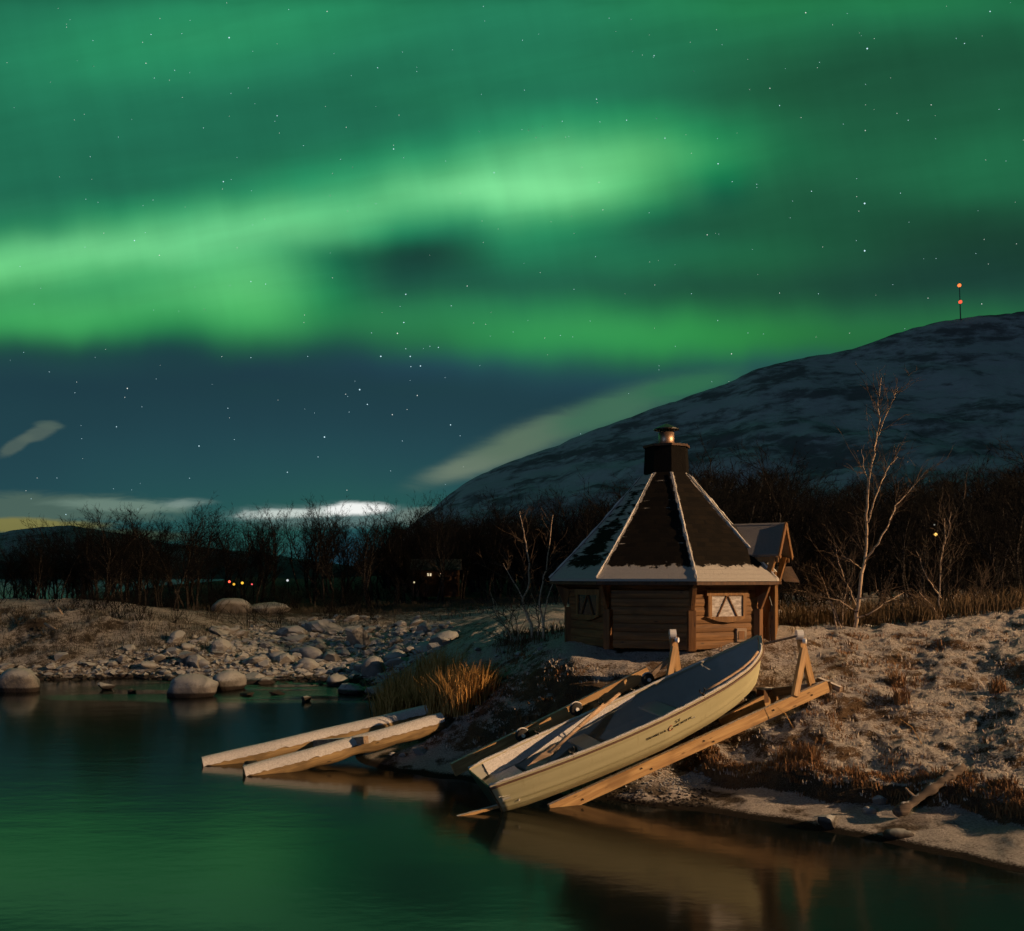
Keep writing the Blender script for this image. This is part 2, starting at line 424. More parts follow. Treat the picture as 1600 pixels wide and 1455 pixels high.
CTRL = []   # (bearing tangent, log distance, height)
def cz(px, py, z): CTRL.append((px, (CH - z) * F / (py - YH), z))
def cd(px, d, z): CTRL.append((px, d, z))
for px, py in ((2000, 1450), (1800, 1405), (1700, 1385), (1600, 1361), (1500, 1341), (1400, 1319), (1300, 1300), (1200, 1283), (1100, 1268), (1000, 1257), (930, 1251), (860, 1252),
               (780, 1236), (690, 1217), (620, 1207), (562, 1192), (556, 1178), (585, 1150), (598, 1118), (596, 1092), (585, 1072), (500, 1066), (400, 1064), (330, 1068), (200, 1058),
               (100, 1062), (0, 1060), (-200, 1062), (-500, 1062)): cz(px, py, 0.0)
for px, py in ((2000, 1560), (1700, 1480), (1600, 1440), (1400, 1390), (1200, 1345), (1000, 1310), (800, 1300), (640, 1260), (500, 1220), (480, 1150), (480, 1110), (300, 1110), (100, 1110), (-200, 1110), (-500, 1120)):
    CTRL.append((px, CH * F / (py - YH), -0.35))
for px in (-900, -500, 0, 400, 800, 1200, 1600, 2000): cd(px, 8.0, -0.9)
for px in (-900, -300, 200, 450): cd(px, 14, -0.9)
for a in ((2000, 1385, .30), (1800, 1345, .26), (1600, 1312, .24), (1450, 1282, .22), (1300, 1266, .19), (1150, 1246, .14), (1060, 1236, .16), (1000, 1236, .15),
          (2000, 1330, .50), (1600, 1266, .47), (1450, 1240, .47), (1300, 1228, .45), (1150, 1200, .42), (1060, 1190, .38), (960, 1225, .15),
          (1600, 1130, 1.31), (1600, 1050, 1.97), (1450, 1130, 1.2), (1450, 1050, 1.88), (1300, 1085, 1.56), (1300, 1150, 1.0), (1200, 1180, .68),
          (1600, 975, 2.75), (1450, 983, 2.62), (1250, 1001, 2.42), (1130, 1010, 2.36), (1200, 1100, 1.34), (1100, 1150, .84),
          (2000, 950, 3.0), (2000, 1100, 1.8), (1000, 1040, 2.02), (900, 1040, 1.98), (800, 1040, 1.70), (1050, 1022, 2.2), (950, 1022, 2.15), (888, 1006, 2.3), (850, 1012, 2.2), (760, 1012, 1.95),
          (700, 1050, 1.35), (700, 1120, .78), (800, 1120, 1.0), (800, 1160, .53), (720, 1182, .22), (640, 1188, .12), (622, 1120, .3), (622, 1050, .7), (900, 1115, 1.10), (1000, 1075, 1.58), (1000, 1150, .85),
          (600, 1040, .4), (400, 1040, .4), (200, 1040, .4), (0, 1040, .4), (600, 990, 1.0), (400, 990, 1.0), (550, 975, 1.35), (250, 1005, 1.1),
          (200, 985, 1.55), (60, 1000, 1.25), (300, 962, 1.9), (500, 942, 1.95), (700, 938, 2.2), (350, 938, 2.0), (600, 925, 2.4), (800, 962, 2.25), (850, 985, 2.3), (700, 990, 1.3), (740, 970, 1.75)): cz(*a)
for a in ((130, 40, 2.45), (0, 40, 2.25), (60, 42, 2.5), (-200, 40, 2.1), (-500, 40, 2.0), (180, 41, 2.35), (130, 50, 2.4), (0, 52, 2.2), (-300, 55, 1.8),
          (20, 70, -.3), (120, 75, -.3), (-300, 80, -.5), (220, 85, 2.7), (20, 120, -1.2), (150, 140, -1.2), (-300, 150, -1.2), (350, 140, 3.5), (170, 95, 1.6), (300, 300, -1.5), (0, 400, -1.5), (-600, 400, -1.5),
          (450, 120, 3.3), (600, 140, 3.0), (800, 90, 2.8), (800, 200, 4.0), (500, 300, 2.0),
          (1041, 20, 2.36), (1041, 22, 2.38), (1250, 22, 2.52), (1500, 24, 2.7), (900, 28, 2.45), (1100, 35, 2.6), (1500, 40, 2.9), (2000, 30, 3.1), (1300, 70, 3.0), (1700, 70, 3.2), (1200, 200, 5), (1700, 200, 7), (2300, 60, 3.5), (1300, 400, 12), (2000, 400, 16), (700, 400, 6)):
    cd(*a)
CT = np.array(CTRL); CU = (CT[:, 0] - 800) / F; CL = np.log(CT[:, 1]) * 1.0
CXY = np.stack([CU * 1.6, CL], 1)
CZ = CT[:, 2] - step_h(CU, CT[:, 1], CU * CT[:, 1], CT[:, 1])
def _k(r2): return np.where(r2 > 1e-12, 0.5 * r2 * np.log(np.maximum(r2, 1e-12)), 0)
_n = len(CXY); _A = np.zeros((_n + 3, _n + 3))
_A[:_n, :_n] = _k(((CXY[:, None] - CXY[None]) ** 2).sum(2)) + 1.5e-3 * np.eye(_n)
_A[:_n, _n] = 1; _A[:_n, _n + 1:] = CXY; _A[_n, :_n] = 1; _A[_n + 1:, :_n] = CXY.T
_W = np.linalg.solve(_A, np.concatenate([CZ, [0, 0, 0]]))
def base_z(u, d):
    q = np.stack([u * 1.6, np.log(d)], -1).reshape(-1, 2); out = np.empty(len(q))
    for i in range(0, len(q), 20000):
        s = q[i:i + 20000]
        out[i:i + 20000] = _k(((s[:, None] - CXY[None]) ** 2).sum(2)) @ _W[:_n] + _W[_n] + s @ _W[_n + 1:]
    return out.reshape(np.shape(u))
def terr(x, y):
    x = np.asarray(x, float); y = np.asarray(y, float); d = np.maximum(y, 5.0); u = np.clip(x / d, -1.6, 1.6)
    b = np.clip(base_z(u, d), -1.5, 3.2 + np.maximum(d - 60, 0) * 0.05) + step_h(u, d, x, y)
    near = sstep(b, 0.12, 0.7)
    t1 = fbm(x * 1.5, y * 1.5, 3, 3); t2 = fbm(x * 4.2, y * 4.2, 9, 3, 0.6)
    hut = sstep(np.hypot(x - 3.48, y - 20.0), 2.4, 3.9)
    z = b + near * (0.20 * t1 + 0.095 * t2) * (0.25 + 0.75 * hut) * (1 - 0.4 * sstep(d, 24, 40)) + sstep(b, -.1, .15) * (0.03 * t2 + 0.10 * t1 * (1 - sstep(d, 17, 22)))
    z = z + 0.5 * fbm(x * 0.25, y * 0.25, 40, 3) * sstep(d, 30, 60) * sstep(b, .3, 1.2)
    mound = np.exp(-(((x + 19.5) / 6.5) ** 2 + ((y - 38.5) / 4) ** 2))
    z = z + mound * (1.1 * fbm(x * 0.55, y * 0.55, 33, 5, 0.6) - 0.1)
    return z
def tz(x, y): return float(terr(np.array([x]), np.array([y]))[0])

def ground_mat():
    m, g, b = material('snow_dusted_turf'); ge = g.new('ShaderNodeNewGeometry'); pos = ge.outputs['Position']
    sp = g.new('ShaderNodeSeparateXYZ'); g.put(sp.inputs[0], pos); spn = g.new('ShaderNodeSeparateXYZ'); g.put(spn.inputs[0], ge.outputs['Normal'])
    n1 = g.noise(pos, 1.1, 5, 0.6); n2 = g.noise(pos, 5.5, 6, 0.68); n3 = g.noise(pos, 28, 5, 0.7); n4 = g.noise(pos, 95, 3, 0.6)
    turf = g.mix(g.ss(n2, 0.3, 0.7), (0.085, 0.045, 0.022), (0.20, 0.12, 0.055))
    turf = g.mix(g.ss(n1, 0.45, 0.65), turf, (0.06, 0.05, 0.03))
    turf = g.mix(g.m('MULTIPLY', g.ss(n4, 0.50, 0.62), 0.7), turf, (0.26, 0.21, 0.16))
    snow = g.mix(g.ss(n3, 0.3, 0.7), (0.38, 0.345, 0.32), (0.69, 0.65, 0.62))
    # snow lies where it is flat and in the hollows, blades stick through it
    k = g.m('ADD', g.m('MULTIPLY', n2, 0.62), g.m('MULTIPLY', n3, 0.80))
    k = g.m('ADD', k, g.m('MULTIPLY', n1, 0.5))
    k = g.m('ADD', k, g.m('MULTIPLY', g.m('SUBTRACT', spn.outputs[2], 0.9), 1.3))
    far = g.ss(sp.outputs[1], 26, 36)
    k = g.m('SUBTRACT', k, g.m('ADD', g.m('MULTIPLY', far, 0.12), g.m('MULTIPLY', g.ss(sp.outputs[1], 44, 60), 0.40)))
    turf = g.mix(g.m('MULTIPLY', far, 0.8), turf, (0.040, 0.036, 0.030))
    cover = g.ss(k, 0.76, 1.02)
    c = g.mix(cover, turf, snow)
    gravel = g.mix(g.ss(n3, 0.35, 0.65), (0.05, 0.04, 0.03), (0.16, 0.13, 0.10))
    c = g.mix(g.m('MULTIPLY', g.ss(sp.outputs[2], 0.30, 0.12), g.ss(n1, 0.52, 0.42)), c, gravel)
    c = g.mix(g.ss(g.m('ADD', sp.outputs[2], g.m('MULTIPLY', g.m('SUBTRACT', n3, 0.5), 0.06)), 0.07, 0.035), c, (0.018, 0.014, 0.011))
    g.put(b.inputs['Base Color'], c); b.inputs['Roughness'].default_value = 0.95; b.inputs['Specular IOR Level'].default_value = 0.15
    bump(g, b, g.m('ADD', g.m('MULTIPLY', n3, 1.1), g.m('MULTIPLY', n4, 0.8)), 0.06)
    return m

def make_terrain():
    uc = np.concatenate([np.linspace(-1.6, -0.62, 24)[:-1], np.linspace(-0.62, 0.62, 470), np.linspace(0.62, 1.6, 40)[1:]])
    dr = np.concatenate([np.linspace(7, 11, 26)[:-1], np.linspace(11, 21.5, 270)[:-1], np.geomspace(21.5, 60, 130)[:-1], np.geomspace(60, 420, 45)])
    Ug, Dg = np.meshgrid(uc, dr); X = Ug * Dg; Z = terr(X, Dg)
    n, k = Ug.shape
    V = np.stack([X, Dg, Z], -1).reshape(-1, 3)
    idx = np.arange(n * k).reshape(n, k)
    Fc = np.stack([idx[:-1, :-1], idx[:-1, 1:], idx[1:, 1:], idx[1:, :-1]], -1).reshape(-1, 4)
    me = bpy.data.meshes.new('ground'); me.vertices.add(len(V)); me.vertices.foreach_set('co', V.ravel())
    me.loops.add(Fc.size); me.loops.foreach_set('vertex_index', Fc.ravel()); me.polygons.add(len(Fc))
    me.polygons.foreach_set('loop_start', np.arange(0, Fc.size, 4)); me.polygons.foreach_set('use_smooth', np.ones(len(Fc), bool))
    me.update(); me.validate(); me.materials.append(ground_mat())
    o = bpy.data.objects.new('ground', me); col.objects.link(o); tag(o, kind='structure')
make_terrain()

def make_water():
    m, g, b = material('dark_still_water'); pos = g.new('ShaderNodeNewGeometry').outputs['Position']
    b.inputs['Base Color'].default_value = (0.004, 0.007, 0.007, 1); b.inputs['Roughness'].default_value = 0.125; b.inputs['IOR'].default_value = 1.33
    h = g.m('ADD', g.noise(scaled(g, pos, (0.7, 1.6, 1)), 1.0, 3, 0.5), g.m('MULTIPLY', g.noise(scaled(g, pos, (2.5, 5.0, 1)), 1.3, 3, 0.5), 0.35))
    sp = g.new('ShaderNodeSeparateXYZ'); g.put(sp.inputs[0], pos)
    pn = g.noise(scaled(g, pos, (0.16, 0.7, 1)), 1.0, 3, 0.6)
    rif = g.m('MULTIPLY', g.m('MULTIPLY', g.ss(sp.outputs[1], 26.0, 28.5), g.ss(sp.outputs[1], 34.0, 31.0)), g.m('MULTIPLY', g.ss(sp.outputs[0], -16, -12), g.ss(pn, 0.38, 0.56)))
    far_rif = g.m('MULTIPLY', g.ss(sp.outputs[1], 60.0, 75.0), g.ss(sp.outputs[0], -28, -36))
    rough_w = g.noise(pos, 9.0, 3, 0.7)
    h = g.m('ADD', h, g.m('MULTIPLY', g.m('MULTIPLY', rough_w, g.m('MAXIMUM', rif, far_rif)), 9.0))
    bump(g, b, h, 0.004, 1.0)
    q = MB(); S = 7000
    q.v = [(-S, -60, 0), (S, -60, 0), (S, S, 0), (-S, S, 0)]; q.f = [(0, 1, 2, 3)]
    tag(q.build('water', m), kind='structure')
make_water()

# ------------------------------------------------------------------ mountain and far hill
def mountain_mat(name, snow, rock, forest, z0, z1):
    m, g, b = material(name); ge = g.new('ShaderNodeNewGeometry'); pos = ge.outputs['Position']
    sp = g.new('ShaderNodeSeparateXYZ'); g.put(sp.inputs[0], pos)
    n1 = g.noise(scaled(g, pos, (1, 1, 2.2)), 0.004, 7, 0.62, 0.5); n2 = g.noise(scaled(g, pos, (1, 1, 1.5)), 0.022, 6, 0.65, 0.3)
    mp = g.new('ShaderNodeMapping'); g.put(mp.inputs[0], pos); mp.inputs['Rotation'].default_value = (0, rad(28), 0); mp.inputs['Scale'].default_value = (0.45, 0.5, 1.9)
    n3 = g.noise(mp.outputs[0], 0.010, 7, 0.68, 0.4)
    k = g.ss(g.m('ADD', g.m('ADD', g.m('MULTIPLY', n1, 0.45), g.m('MULTIPLY', n2, 0.35)), g.m('MULTIPLY', n3, 0.42)), 0.56, 0.68)
    c = g.mix(k, snow, rock)
    f = g.ss(g.m('ADD', sp.outputs[2], g.m('MULTIPLY', g.m('SUBTRACT', n1, 0.5), 120)), z1, z0)
    c = g.mix(f, c, forest)
    g.put(b.inputs['Base Color'], c); b.inputs['Roughness'].default_value = 1.0; b.inputs['Specular IOR Level'].default_value = 0.0
    bump(g, b, g.m('ADD', n1, g.m('MULTIPLY', n3, 0.5)), 14, 0.7)
    return m

def ridge(name, prof, d0, d1, mat, seed, amp, base_v, power=1.0, back=1.5, nu=260, nt=70):
    px = np.array([p[0] for p in prof], float); vy = np.array([(YH - p[1]) / F for p in prof])
    u = np.linspace((px[0] - 800) / F, (px[-1] - 800) / F, nu); vr = np.interp(u, (px - 800) / F, vy)
    ker = np.hanning(7); ker /= ker.sum(); vr = np.convolve(np.pad(vr, 3, 'edge'), ker, 'valid')
    vr = vr + 0.0030 * fbm(u * 75, u * 0, seed, 5, 0.65) * (vr > 0.02)
    t = np.concatenate([np.linspace(0, 1, nt), np.linspace(1.04, back, 12)])
    Ug, Tg = np.meshgrid(u, t); D = d0 + (d1 - d0) * Tg
    tt = np.clip(Tg, 0, 1)
    vv = base_v + (vr[None] - base_v) * (tt ** power)
    Z = vv * D
    X = Ug * D
    env = np.sin(np.pi * tt) ** 0.8 * np.clip((vr[None] - base_v) / 0.1, 0, 1)
    Z = Z + amp * env * (fbm(X / 420 + Z / 300, D / 420, seed + 3, 5, 0.55) + 0.5 * fbm(X / 110 + D / 300, D / 160, seed + 8, 4, 0.6) + 0.16 * fbm(X / 28 + D / 60, D / 90, seed + 9, 3, 0.6))
    Zr = vr * d1
    Z = np.where(Tg > 1, Zr[None] - (Tg - 1) * (d1 - d0) * 0.28, Z) + CH * np.clip(tt, 0, 1)
    n, k = Ug.shape; V = np.stack([X, D, Z], -1).reshape(-1, 3); idx = np.arange(n * k).reshape(n, k)
    q = MB(); q.v = [tuple(p) for p in V]
    q.f = [tuple(r) for r in np.stack([idx[:-1, :-1], idx[:-1, 1:], idx[1:, 1:], idx[1:, :-1]], -1).reshape(-1, 4).tolist()]
    o = q.build(name, mat, smooth=True); tag(o, kind='structure'); return o

ridge('mountain', [(470, 915), (555, 884), (600, 852), (640, 822), (672, 798), (700, 774), (740, 746), (770, 733), (800, 721), (860, 700), (930, 671), (1000, 646), (1080, 618), (1140, 598), (1165, 583), (1200, 572),
                   (1260, 559), (1330, 546), (1400, 521), (1450, 506), (1500, 498), (1560, 491), (1600, 487), (1750, 470), (1900, 480), (2100, 520), (2400, 640), (2700, 800)],
      430, 2300, mountain_mat('snowy_fell', (0.40, 0.43, 0.45), (0.15, 0.155, 0.16), (0.022, 0.020, 0.020), 5, 150), 5, 95, -0.012, 1.12)
ridge('hill', [(-900, 860), (-500, 815), (-250, 838), (0, 832), (60, 824), (110, 821), (160, 829), (210, 838), (260, 848), (330, 856), (420, 866), (520, 880), (700, 905)],
      2600, 4300, mountain_mat('distant_fell', (0.30, 0.34, 0.36), (0.12, 0.12, 0.12), (0.07, 0.07, 0.07), 30, 110), 50, 60, -0.004, 0.9)

# ------------------------------------------------------------------ stars
def make_stars():
    big = [(358,59,3),(511,18,2),(236,54,2),(228,99,2),(615,233,2.4),(615,227,1.4),(349,284,2.5),(210,376,2.5),(249,399,2),(772,270,2),(634,460,2.4),(392,440,2),(415,444,1.8),(631,504,2.4),(621,521,2.6),(685,543,2),
           (595,557,3),(641,557,2.5),(657,572,2.6),(634,545,1.6),(642,573,1.8),(562,609,3),(574,632,2.3),(507,683,3),(311,697,2.5),(199,607,2.5),(182,667,2),(195,621,1.5),(449,738,2),(103,804,2),(704,664,2.4),(652,618,2),
           (433,181,2),(590,106,1.8),(1355,76,3.4),(1259,20,2.5),(1547,18,2.5),(1507,68,2),(1494,60,1.5),(1122,256,2.5),(1351,318,3.6),(1351,392,3.6),(1039,216,2),(979,188,2),(932,155,2),(1203,138,2),(1022,87,2),(1105,367,2),
           (1144,284,1.6),(1455,164,2),(1419,188,1.7),(1352,204,2),(1561,171,1.6),(1268,299,2),(1407,302,1.6),(1143,553,2.2),(1218,458,1.6),(936,285,1.6),(942,328,1.6),(1218,165,2),(356,638,1.6),(392,559,1.6),(613,648,2),
           (497,714,1.6),(542,766,1.6),(1450,466,1.6),(1534,475,2),(540,616,1.6),(1342,330,1.4),(1338,376,1.3),(705,478,1.7),(730,447,1.8),(273,110,1.6),(141,245,1.4),(541,199,1.5),(318,200,1.5),(58,747,1.5),(89,747,1.4)]
    r = random.Random(3)
    st = [(a, b, s * 0.42) for a, b, s in big] + [(r.uniform(-300, 1900), r.uniform(-250, 800), r.uniform(0.36, 0.62)) for _ in range(520)]
    mats = [emit_mat('blue_white_star', (0.62, 0.90, 1.0), 1.15), emit_mat('white_star', (0.95, 1.0, 0.92), 1.0)]
    q = MB(); mi = []
    D = 14000.0
    for i, (px, py, s) in enumerate(st):
        c = P(px, py, D); k = s * D / F; o = len(q.v)
        q.v += [(c.x + k, c.y, c.z), (c.x - k, c.y, c.z), (c.x, c.y + k, c.z), (c.x, c.y - k, c.z), (c.x, c.y, c.z + k), (c.x, c.y, c.z - k)]
        q.f += [(o + a, o + b, o + e) for a, b, e in ((0, 2, 4), (2, 1, 4), (1, 3, 4), (3, 0, 4), (2, 0, 5), (1, 2, 5), (3, 1, 5), (0, 3, 5))]
        mi += [0 if r.random() < 0.6 else 1] * 8
    ob = q.build('stars', mats[0]); ob.data.materials.append(mats[1])
    if len(ob.data.polygons) == len(mi): ob.data.polygons.foreach_set('material_index', mi)
    tag(ob, 'small white and bluish stars scattered over the green night sky', 'stars', kind='stuff')
make_stars()

# ------------------------------------------------------------------ grill hut (octagonal log hut)
HX, HY, HZ = 3.48, 20.0, 2.30
A0 = rad(3.0)                                    # bearing of the hut corner nearest the camera, from due south towards east
def hdir(a): return Vector((math.sin(a), -math.cos(a), 0))
RW, RE = 2.20, 2.64
Z_EAVE, Z_COL, Z_COLT = 1.43, 3.80, 4.42         # above the hut's floor
RC = 0.50

def shingle_mat():
    m, g, b = material('black_shingles_with_snow'); uv = g.new('ShaderNodeUVMap').outputs[0]
    sp = g.new('ShaderNodeSeparateXYZ'); g.put(sp.inputs[0], uv)      # u: metres from the nearer hip, v: metres up from the eave
    pos = g.new('ShaderNodeNewGeometry').outputs['Position']
    at = g.new('ShaderNodeAttribute', attribute_name='facet').outputs['Fac']
    br = g.new('ShaderNodeTexBrick'); g.put(br.inputs['Vector'], uv); br.inputs['Scale'].default_value = 1.0
    br.inputs['Brick Width'].default_value = 0.22; br.inputs['Row Height'].default_value = 0.13; br.inputs['Mortar Size'].default_value = 0.008
    br.inputs['Color1'].default_value = (0.016, 0.013, 0.010, 1); br.inputs['Color2'].default_value = (0.008, 0.0075, 0.007, 1); br.inputs['Mortar'].default_value = (0.012, 0.011, 0.010, 1)
    n = g.noise(pos, 7, 5, 0.65); nf = g.noise(pos, 30, 4, 0.7)
    row = g.noise(scaled(g, uv, (1.6, 7.7, 1)), 1.0, 3, 0.6)
    v, u = sp.outputs[1], sp.outputs[0]
    e = g.ss(g.m('ADD', v, g.m('ADD', g.m('MULTIPLY', g.m('SUBTRACT', n, 0.5), 0.42), g.m('MULTIPLY', g.m('SUBTRACT', row, 0.5), 0.25))), 0.40, 0.34)
    h = g.ss(g.m('ADD', u, g.m('MULTIPLY', g.m('SUBTRACT', n, 0.5), 0.12)), 0.055, 0.03)
    streak = g.ss(g.m('ADD', g.m('SUBTRACT', row, g.m('MULTIPLY', u, 0.35)), g.m('ADD', g.m('MULTIPLY', nf, 0.2), at)), 0.74, 0.82)
    snow = g.m('MAXIMUM', g.m('MAXIMUM', e, h), streak)
    c = g.mix(snow, br.outputs[0], g.mix(nf, (0.30, 0.285, 0.26), (0.48, 0.46, 0.43)))
    g.put(b.inputs['Base Color'], c); b.inputs['Roughness'].default_value = 0.95; b.inputs['Specular IOR Level'].default_value = 0.06
    bump(g, b, g.m('ADD', g.m('MULTIPLY', br.outputs['Fac'], -0.4), g.m('ADD', g.m('MULTIPLY', snow, 0.8), g.m('MULTIPLY', nf, 0.3))), 0.02)
    return m
M['shingle'] = shingle_mat()

def pane_mat():
    m, g, b = material('pale_mottled_pane'); co = obj_co(g)
    n = g.noise(scaled(g, co, (1, 1, 3)), 7, 6, 0.7)
    g.put(b.inputs['Base Color'], g.mix(g.ss(n, 0.35, 0.65), (0.30, 0.27, 0.25), (0.58, 0.56, 0.55)))  # pale patches mottled over a greyer pane
    b.inputs['Roughness'].default_value = 0.25
    return m
M['pane'] = pane_mat()

hut = thing('grill_hut', 'octagonal brown log hut with steep snow-edged shingle roof and short flue', 'hut', (HX, HY, HZ))
def corner(i, r, z=0.0):
    a = A0 + i * rad(45); p = hdir(a) * r; p.z = z; return p

def wall_panel(i):
    a, b_ = corner(i, RW), corner(i + 1, RW)
    t = (b_ - a); L = t.length; t.normalize(); nrm = Vector((t.y, -t.x, 0))
    if nrm.dot(a) < 0: nrm = -nrm
    q = MB(); NB = 9; h = (Z_EAVE + 0.12) / NB
    prof = []
    for k in range(NB):
        for f, o in ((0.0, -0.016), (0.06, 0.0), (0.5, 0.010), (0.94, 0.0)): prof.append((k * h + f * h, o))
    prof.append((NB * h, -0.016))
    rings = []
    for s in (0.0, L):
        ring = [a + t * s + nrm * o + Vector((0, 0, z)) for z, o in prof] + [a + t * s - nrm * 0.10 + Vector((0, 0, NB * h)), a + t * s - nrm * 0.10]
        rings.append(ring)
    q.quadstrip(rings)
    # local frame so that the grain runs along the logs
    o = q.build('wall', M['wall'], hut)
    mt = Matrix(((t.x, nrm.x, 0, a.x), (t.y, nrm.y, 0, a.y), (0, 0, 1, 0), (0, 0, 0, 1)))
    o.data.transform(mt.inverted()); o.matrix_local = mt
    return o, t, nrm, a, L

def on_wall(o, q, name, mat, parent=None, bevel=0.0):
    c = q.build(name, mat, parent or o, bevel=bevel); return c

walls = []
for i in range(8):
    walls.append(wall_panel(i))

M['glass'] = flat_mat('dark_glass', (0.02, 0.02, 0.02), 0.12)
def window(w, glass):
    o, t, n, a, L = w; xc = L * 0.52; z0, z1, hw = 0.66, 1.10, 0.40
    # in the wall's own frame: x along, y outward, z up
    f = MB()
    f.box((xc, 0.03, z1 + 0.045), 2 * hw + 0.26, 0.07, 0.12); 
    f.box((xc - hw - 0.045, 0.03, (z0 + z1) / 2 - 0.006), 0.09, 0.062, z1 - z0 - 0.02); f.box((xc + hw + 0.045, 0.03, (z0 + z1) / 2 - 0.006), 0.09, 0.062, z1 - z0 - 0.02)
    fr = f.build('window', M['wallv'], o)
    s = MB(); s.prism([(xc - hw - 0.17, 0.012, z0 + 0.0), (xc + hw + 0.17, 0.012, z0), (xc + hw * 0.7, 0.012, z0 - 0.09), (xc, 0.012, z0 - 0.125), (xc - hw * 0.7, 0.012, z0 - 0.09)], (0, 0.075, 0)); s.build('sill', M['wallv'], fr)
    p = MB(); p.box((xc, 0.022, (z0 + z1) / 2), 2 * hw, 0.02, z1 - z0); p.build('pane', glass, fr)
    b = MB()
    for sx in (-1, 1): b.beam((xc + sx * 0.01, 0.045, z1 - 0.01), (xc + sx * hw * 0.62, 0.045, z0 + 0.005), 0.024, 0.03, (0, 1, 0))
    b.build('glazing_bar', M['trim'], fr)
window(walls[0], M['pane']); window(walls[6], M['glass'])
o, t, n, a, L = walls[0]
v = MB(); v.box((L * 0.74, 0.03, 0.27), 0.25, 0.05, 0.27); vb = v.build('vent', M['grey_plank'], o)
v = MB(); v.box((L * 0.73, 0.06, 0.27), 0.15, 0.012, 0.17); v.build('vent_grille', M['trim'], vb)

# corner posts with rafter brackets
for i in range(8):
    d = hdir(A0 + i * rad(45)); s = Vector((-d.y, d.x, 0))
    q = MB()
    c = corner(i, RW + 0.02)
    q.beam(c + Vector((0, 0, -0.02)), c + Vector((0, 0, 0.80)), 0.16, 0.16, d)
    q.prism([c - s * 0.045 + d * 0.05 + Vector((0, 0, 0.80)), c - s * 0.045 + d * 0.09 + Vector((0, 0, 0.80)), c - s * 0.045 + d * (RE - RW - 0.10) + Vector((0, 0, Z_EAVE)), c - s * 0.045 - d * 0.12 + Vector((0, 0, Z_EAVE + 0.1))], s * 0.09)
    q.build('corner_post', M['trim'], hut, bevel=0.008)

# roof facets
slope_len = math.hypot((RE - RC) * math.cos(rad(22.5)), Z_COL - Z_EAVE)
for i in range(8):
    e0, e1 = corner(i, RE, Z_EAVE), corner(i + 1, RE, Z_EAVE); c0, c1 = corner(i, RC, Z_COL), corner(i + 1, RC, Z_COL)
    NU, NV = 12, 20
    me = bpy.data.meshes.new('roof'); V = []; UV = []
    for b_ in range(NV + 1):
        f = b_ / NV; l = e0.lerp(c0, f); r = e1.lerp(c1, f); W = (r - l).length
        sag = -0.05 * math.sin(math.pi * f)
        for k in range(NU + 1):
            p = l.lerp(r, k / NU); p = p + Vector((0, 0, sag)); V.append(tuple(p)); UV.append((min(k / NU, 1 - k / NU) * W, f * slope_len))
    nb = len(V); top = list(V)
    V += [(p[0], p[1], p[2] - 0.05) for p in top]
    Fc = []
    for b_ in range(NV):
        for k in range(NU):
            q = b_ * (NU + 1) + k; Fc.append((q, q + 1, q + NU + 2, q + NU + 1)); Fc.append((q + nb, q + NU + 1 + nb, q + NU + 2 + nb, q + 1 + nb))
    for k in range(NU): Fc.append((k, k + nb, k + 1 + nb, k + 1))
    me.from_pydata(V, [], Fc); ul = me.uv_layers.new(name='UVMap'); UV2 = UV + UV
    for lp in me.loops: ul.data[lp.index].uv = UV2[lp.vertex_index]
    at = me.attributes.new('facet', 'FLOAT', 'POINT'); amt = {7: 0.06, 6: 0.27, 0: -0.30, 1: 0.10}.get(i, 0.05)
    at.data.foreach_set('value', [amt] * len(V)); me.materials.append(M['shingle'])
    ro = bpy.data.objects.new('roof', me); col.objects.link(ro); ro.parent = hut
    # fascia board under the eave
    q = MB(); q.beam(e0 * 0.995 + Vector((0, 0, -0.085)), e1 * 0.995 + Vector((0, 0, -0.085)), 0.03, 0.06); q.build('fascia', M['dark_trim'], hut)
for i in range(8):
    q = MB(); pts = []; rr = []
    for k in range(33):
        f = k / 32; p = corner(i, RE + 0.012, Z_EAVE + 0.02).lerp(corner(i, RC + 0.012, Z_COL + 0.02), f * 0.97); p.z += -0.05 * math.sin(math.pi * f)
        pts.append(p); rr.append((0.009 + 0.022 * rng.random()) * (1.0 if f < 0.80 else 0.45))
    q.tube(pts, rr, 6); q.build('ridge_cap', M['snow'], hut, True)
q = MB(); q.quadstrip([[corner(i, r, z) for i in range(8)] for r, z in ((RC + 0.02, Z_COL - 0.08), (RC - 0.01, Z_COLT - 0.05))])
hood = q.build('chimney_hood', flat_mat('hood_shingles', (0.011, 0.010, 0.009), 0.95, 0, 0.5, 14, 0.02), hut)
hood.data.materials[0].node_tree.nodes['Principled BSDF'].inputs['Specular IOR Level'].default_value = 0.06
q = MB(); q.quadstrip([[corner(i, r, z) for i in range(8)] for r, z in ((RC + 0.03, Z_COLT - 0.05), (RC + 0.035, Z_COLT), (RC - 0.2, Z_COLT + 0.02))]); q.build('hood_trim', M['dark_trim'], hood)
q = MB(); q.tube([(0, 0, Z_COLT - 0.05), (0, 0, Z_COLT + 0.30)], 0.175, 24); flue = q.build('flue_pipe', M['copper'], hut, False)
for p_ in flue.data.polygons: p_.use_smooth = len(p_.vertices) == 4
q = MB(); q.tube([(0, 0, Z_COLT + 0.36), (0, 0, Z_COLT + 0.385), (0, 0, Z_COLT + 0.50)], [0.285, 0.28, 0.03], 20)
for k in range(3):
    aa = k * 2.1 + 0.5; q.tube([(0.15 * math.cos(aa), 0.15 * math.sin(aa), Z_COLT + 0.22), (0.15 * math.cos(aa), 0.15 * math.sin(aa), Z_COLT + 0.385)], 0.012, 5)
q.build('flue_cap', M['black_metal'], flue)

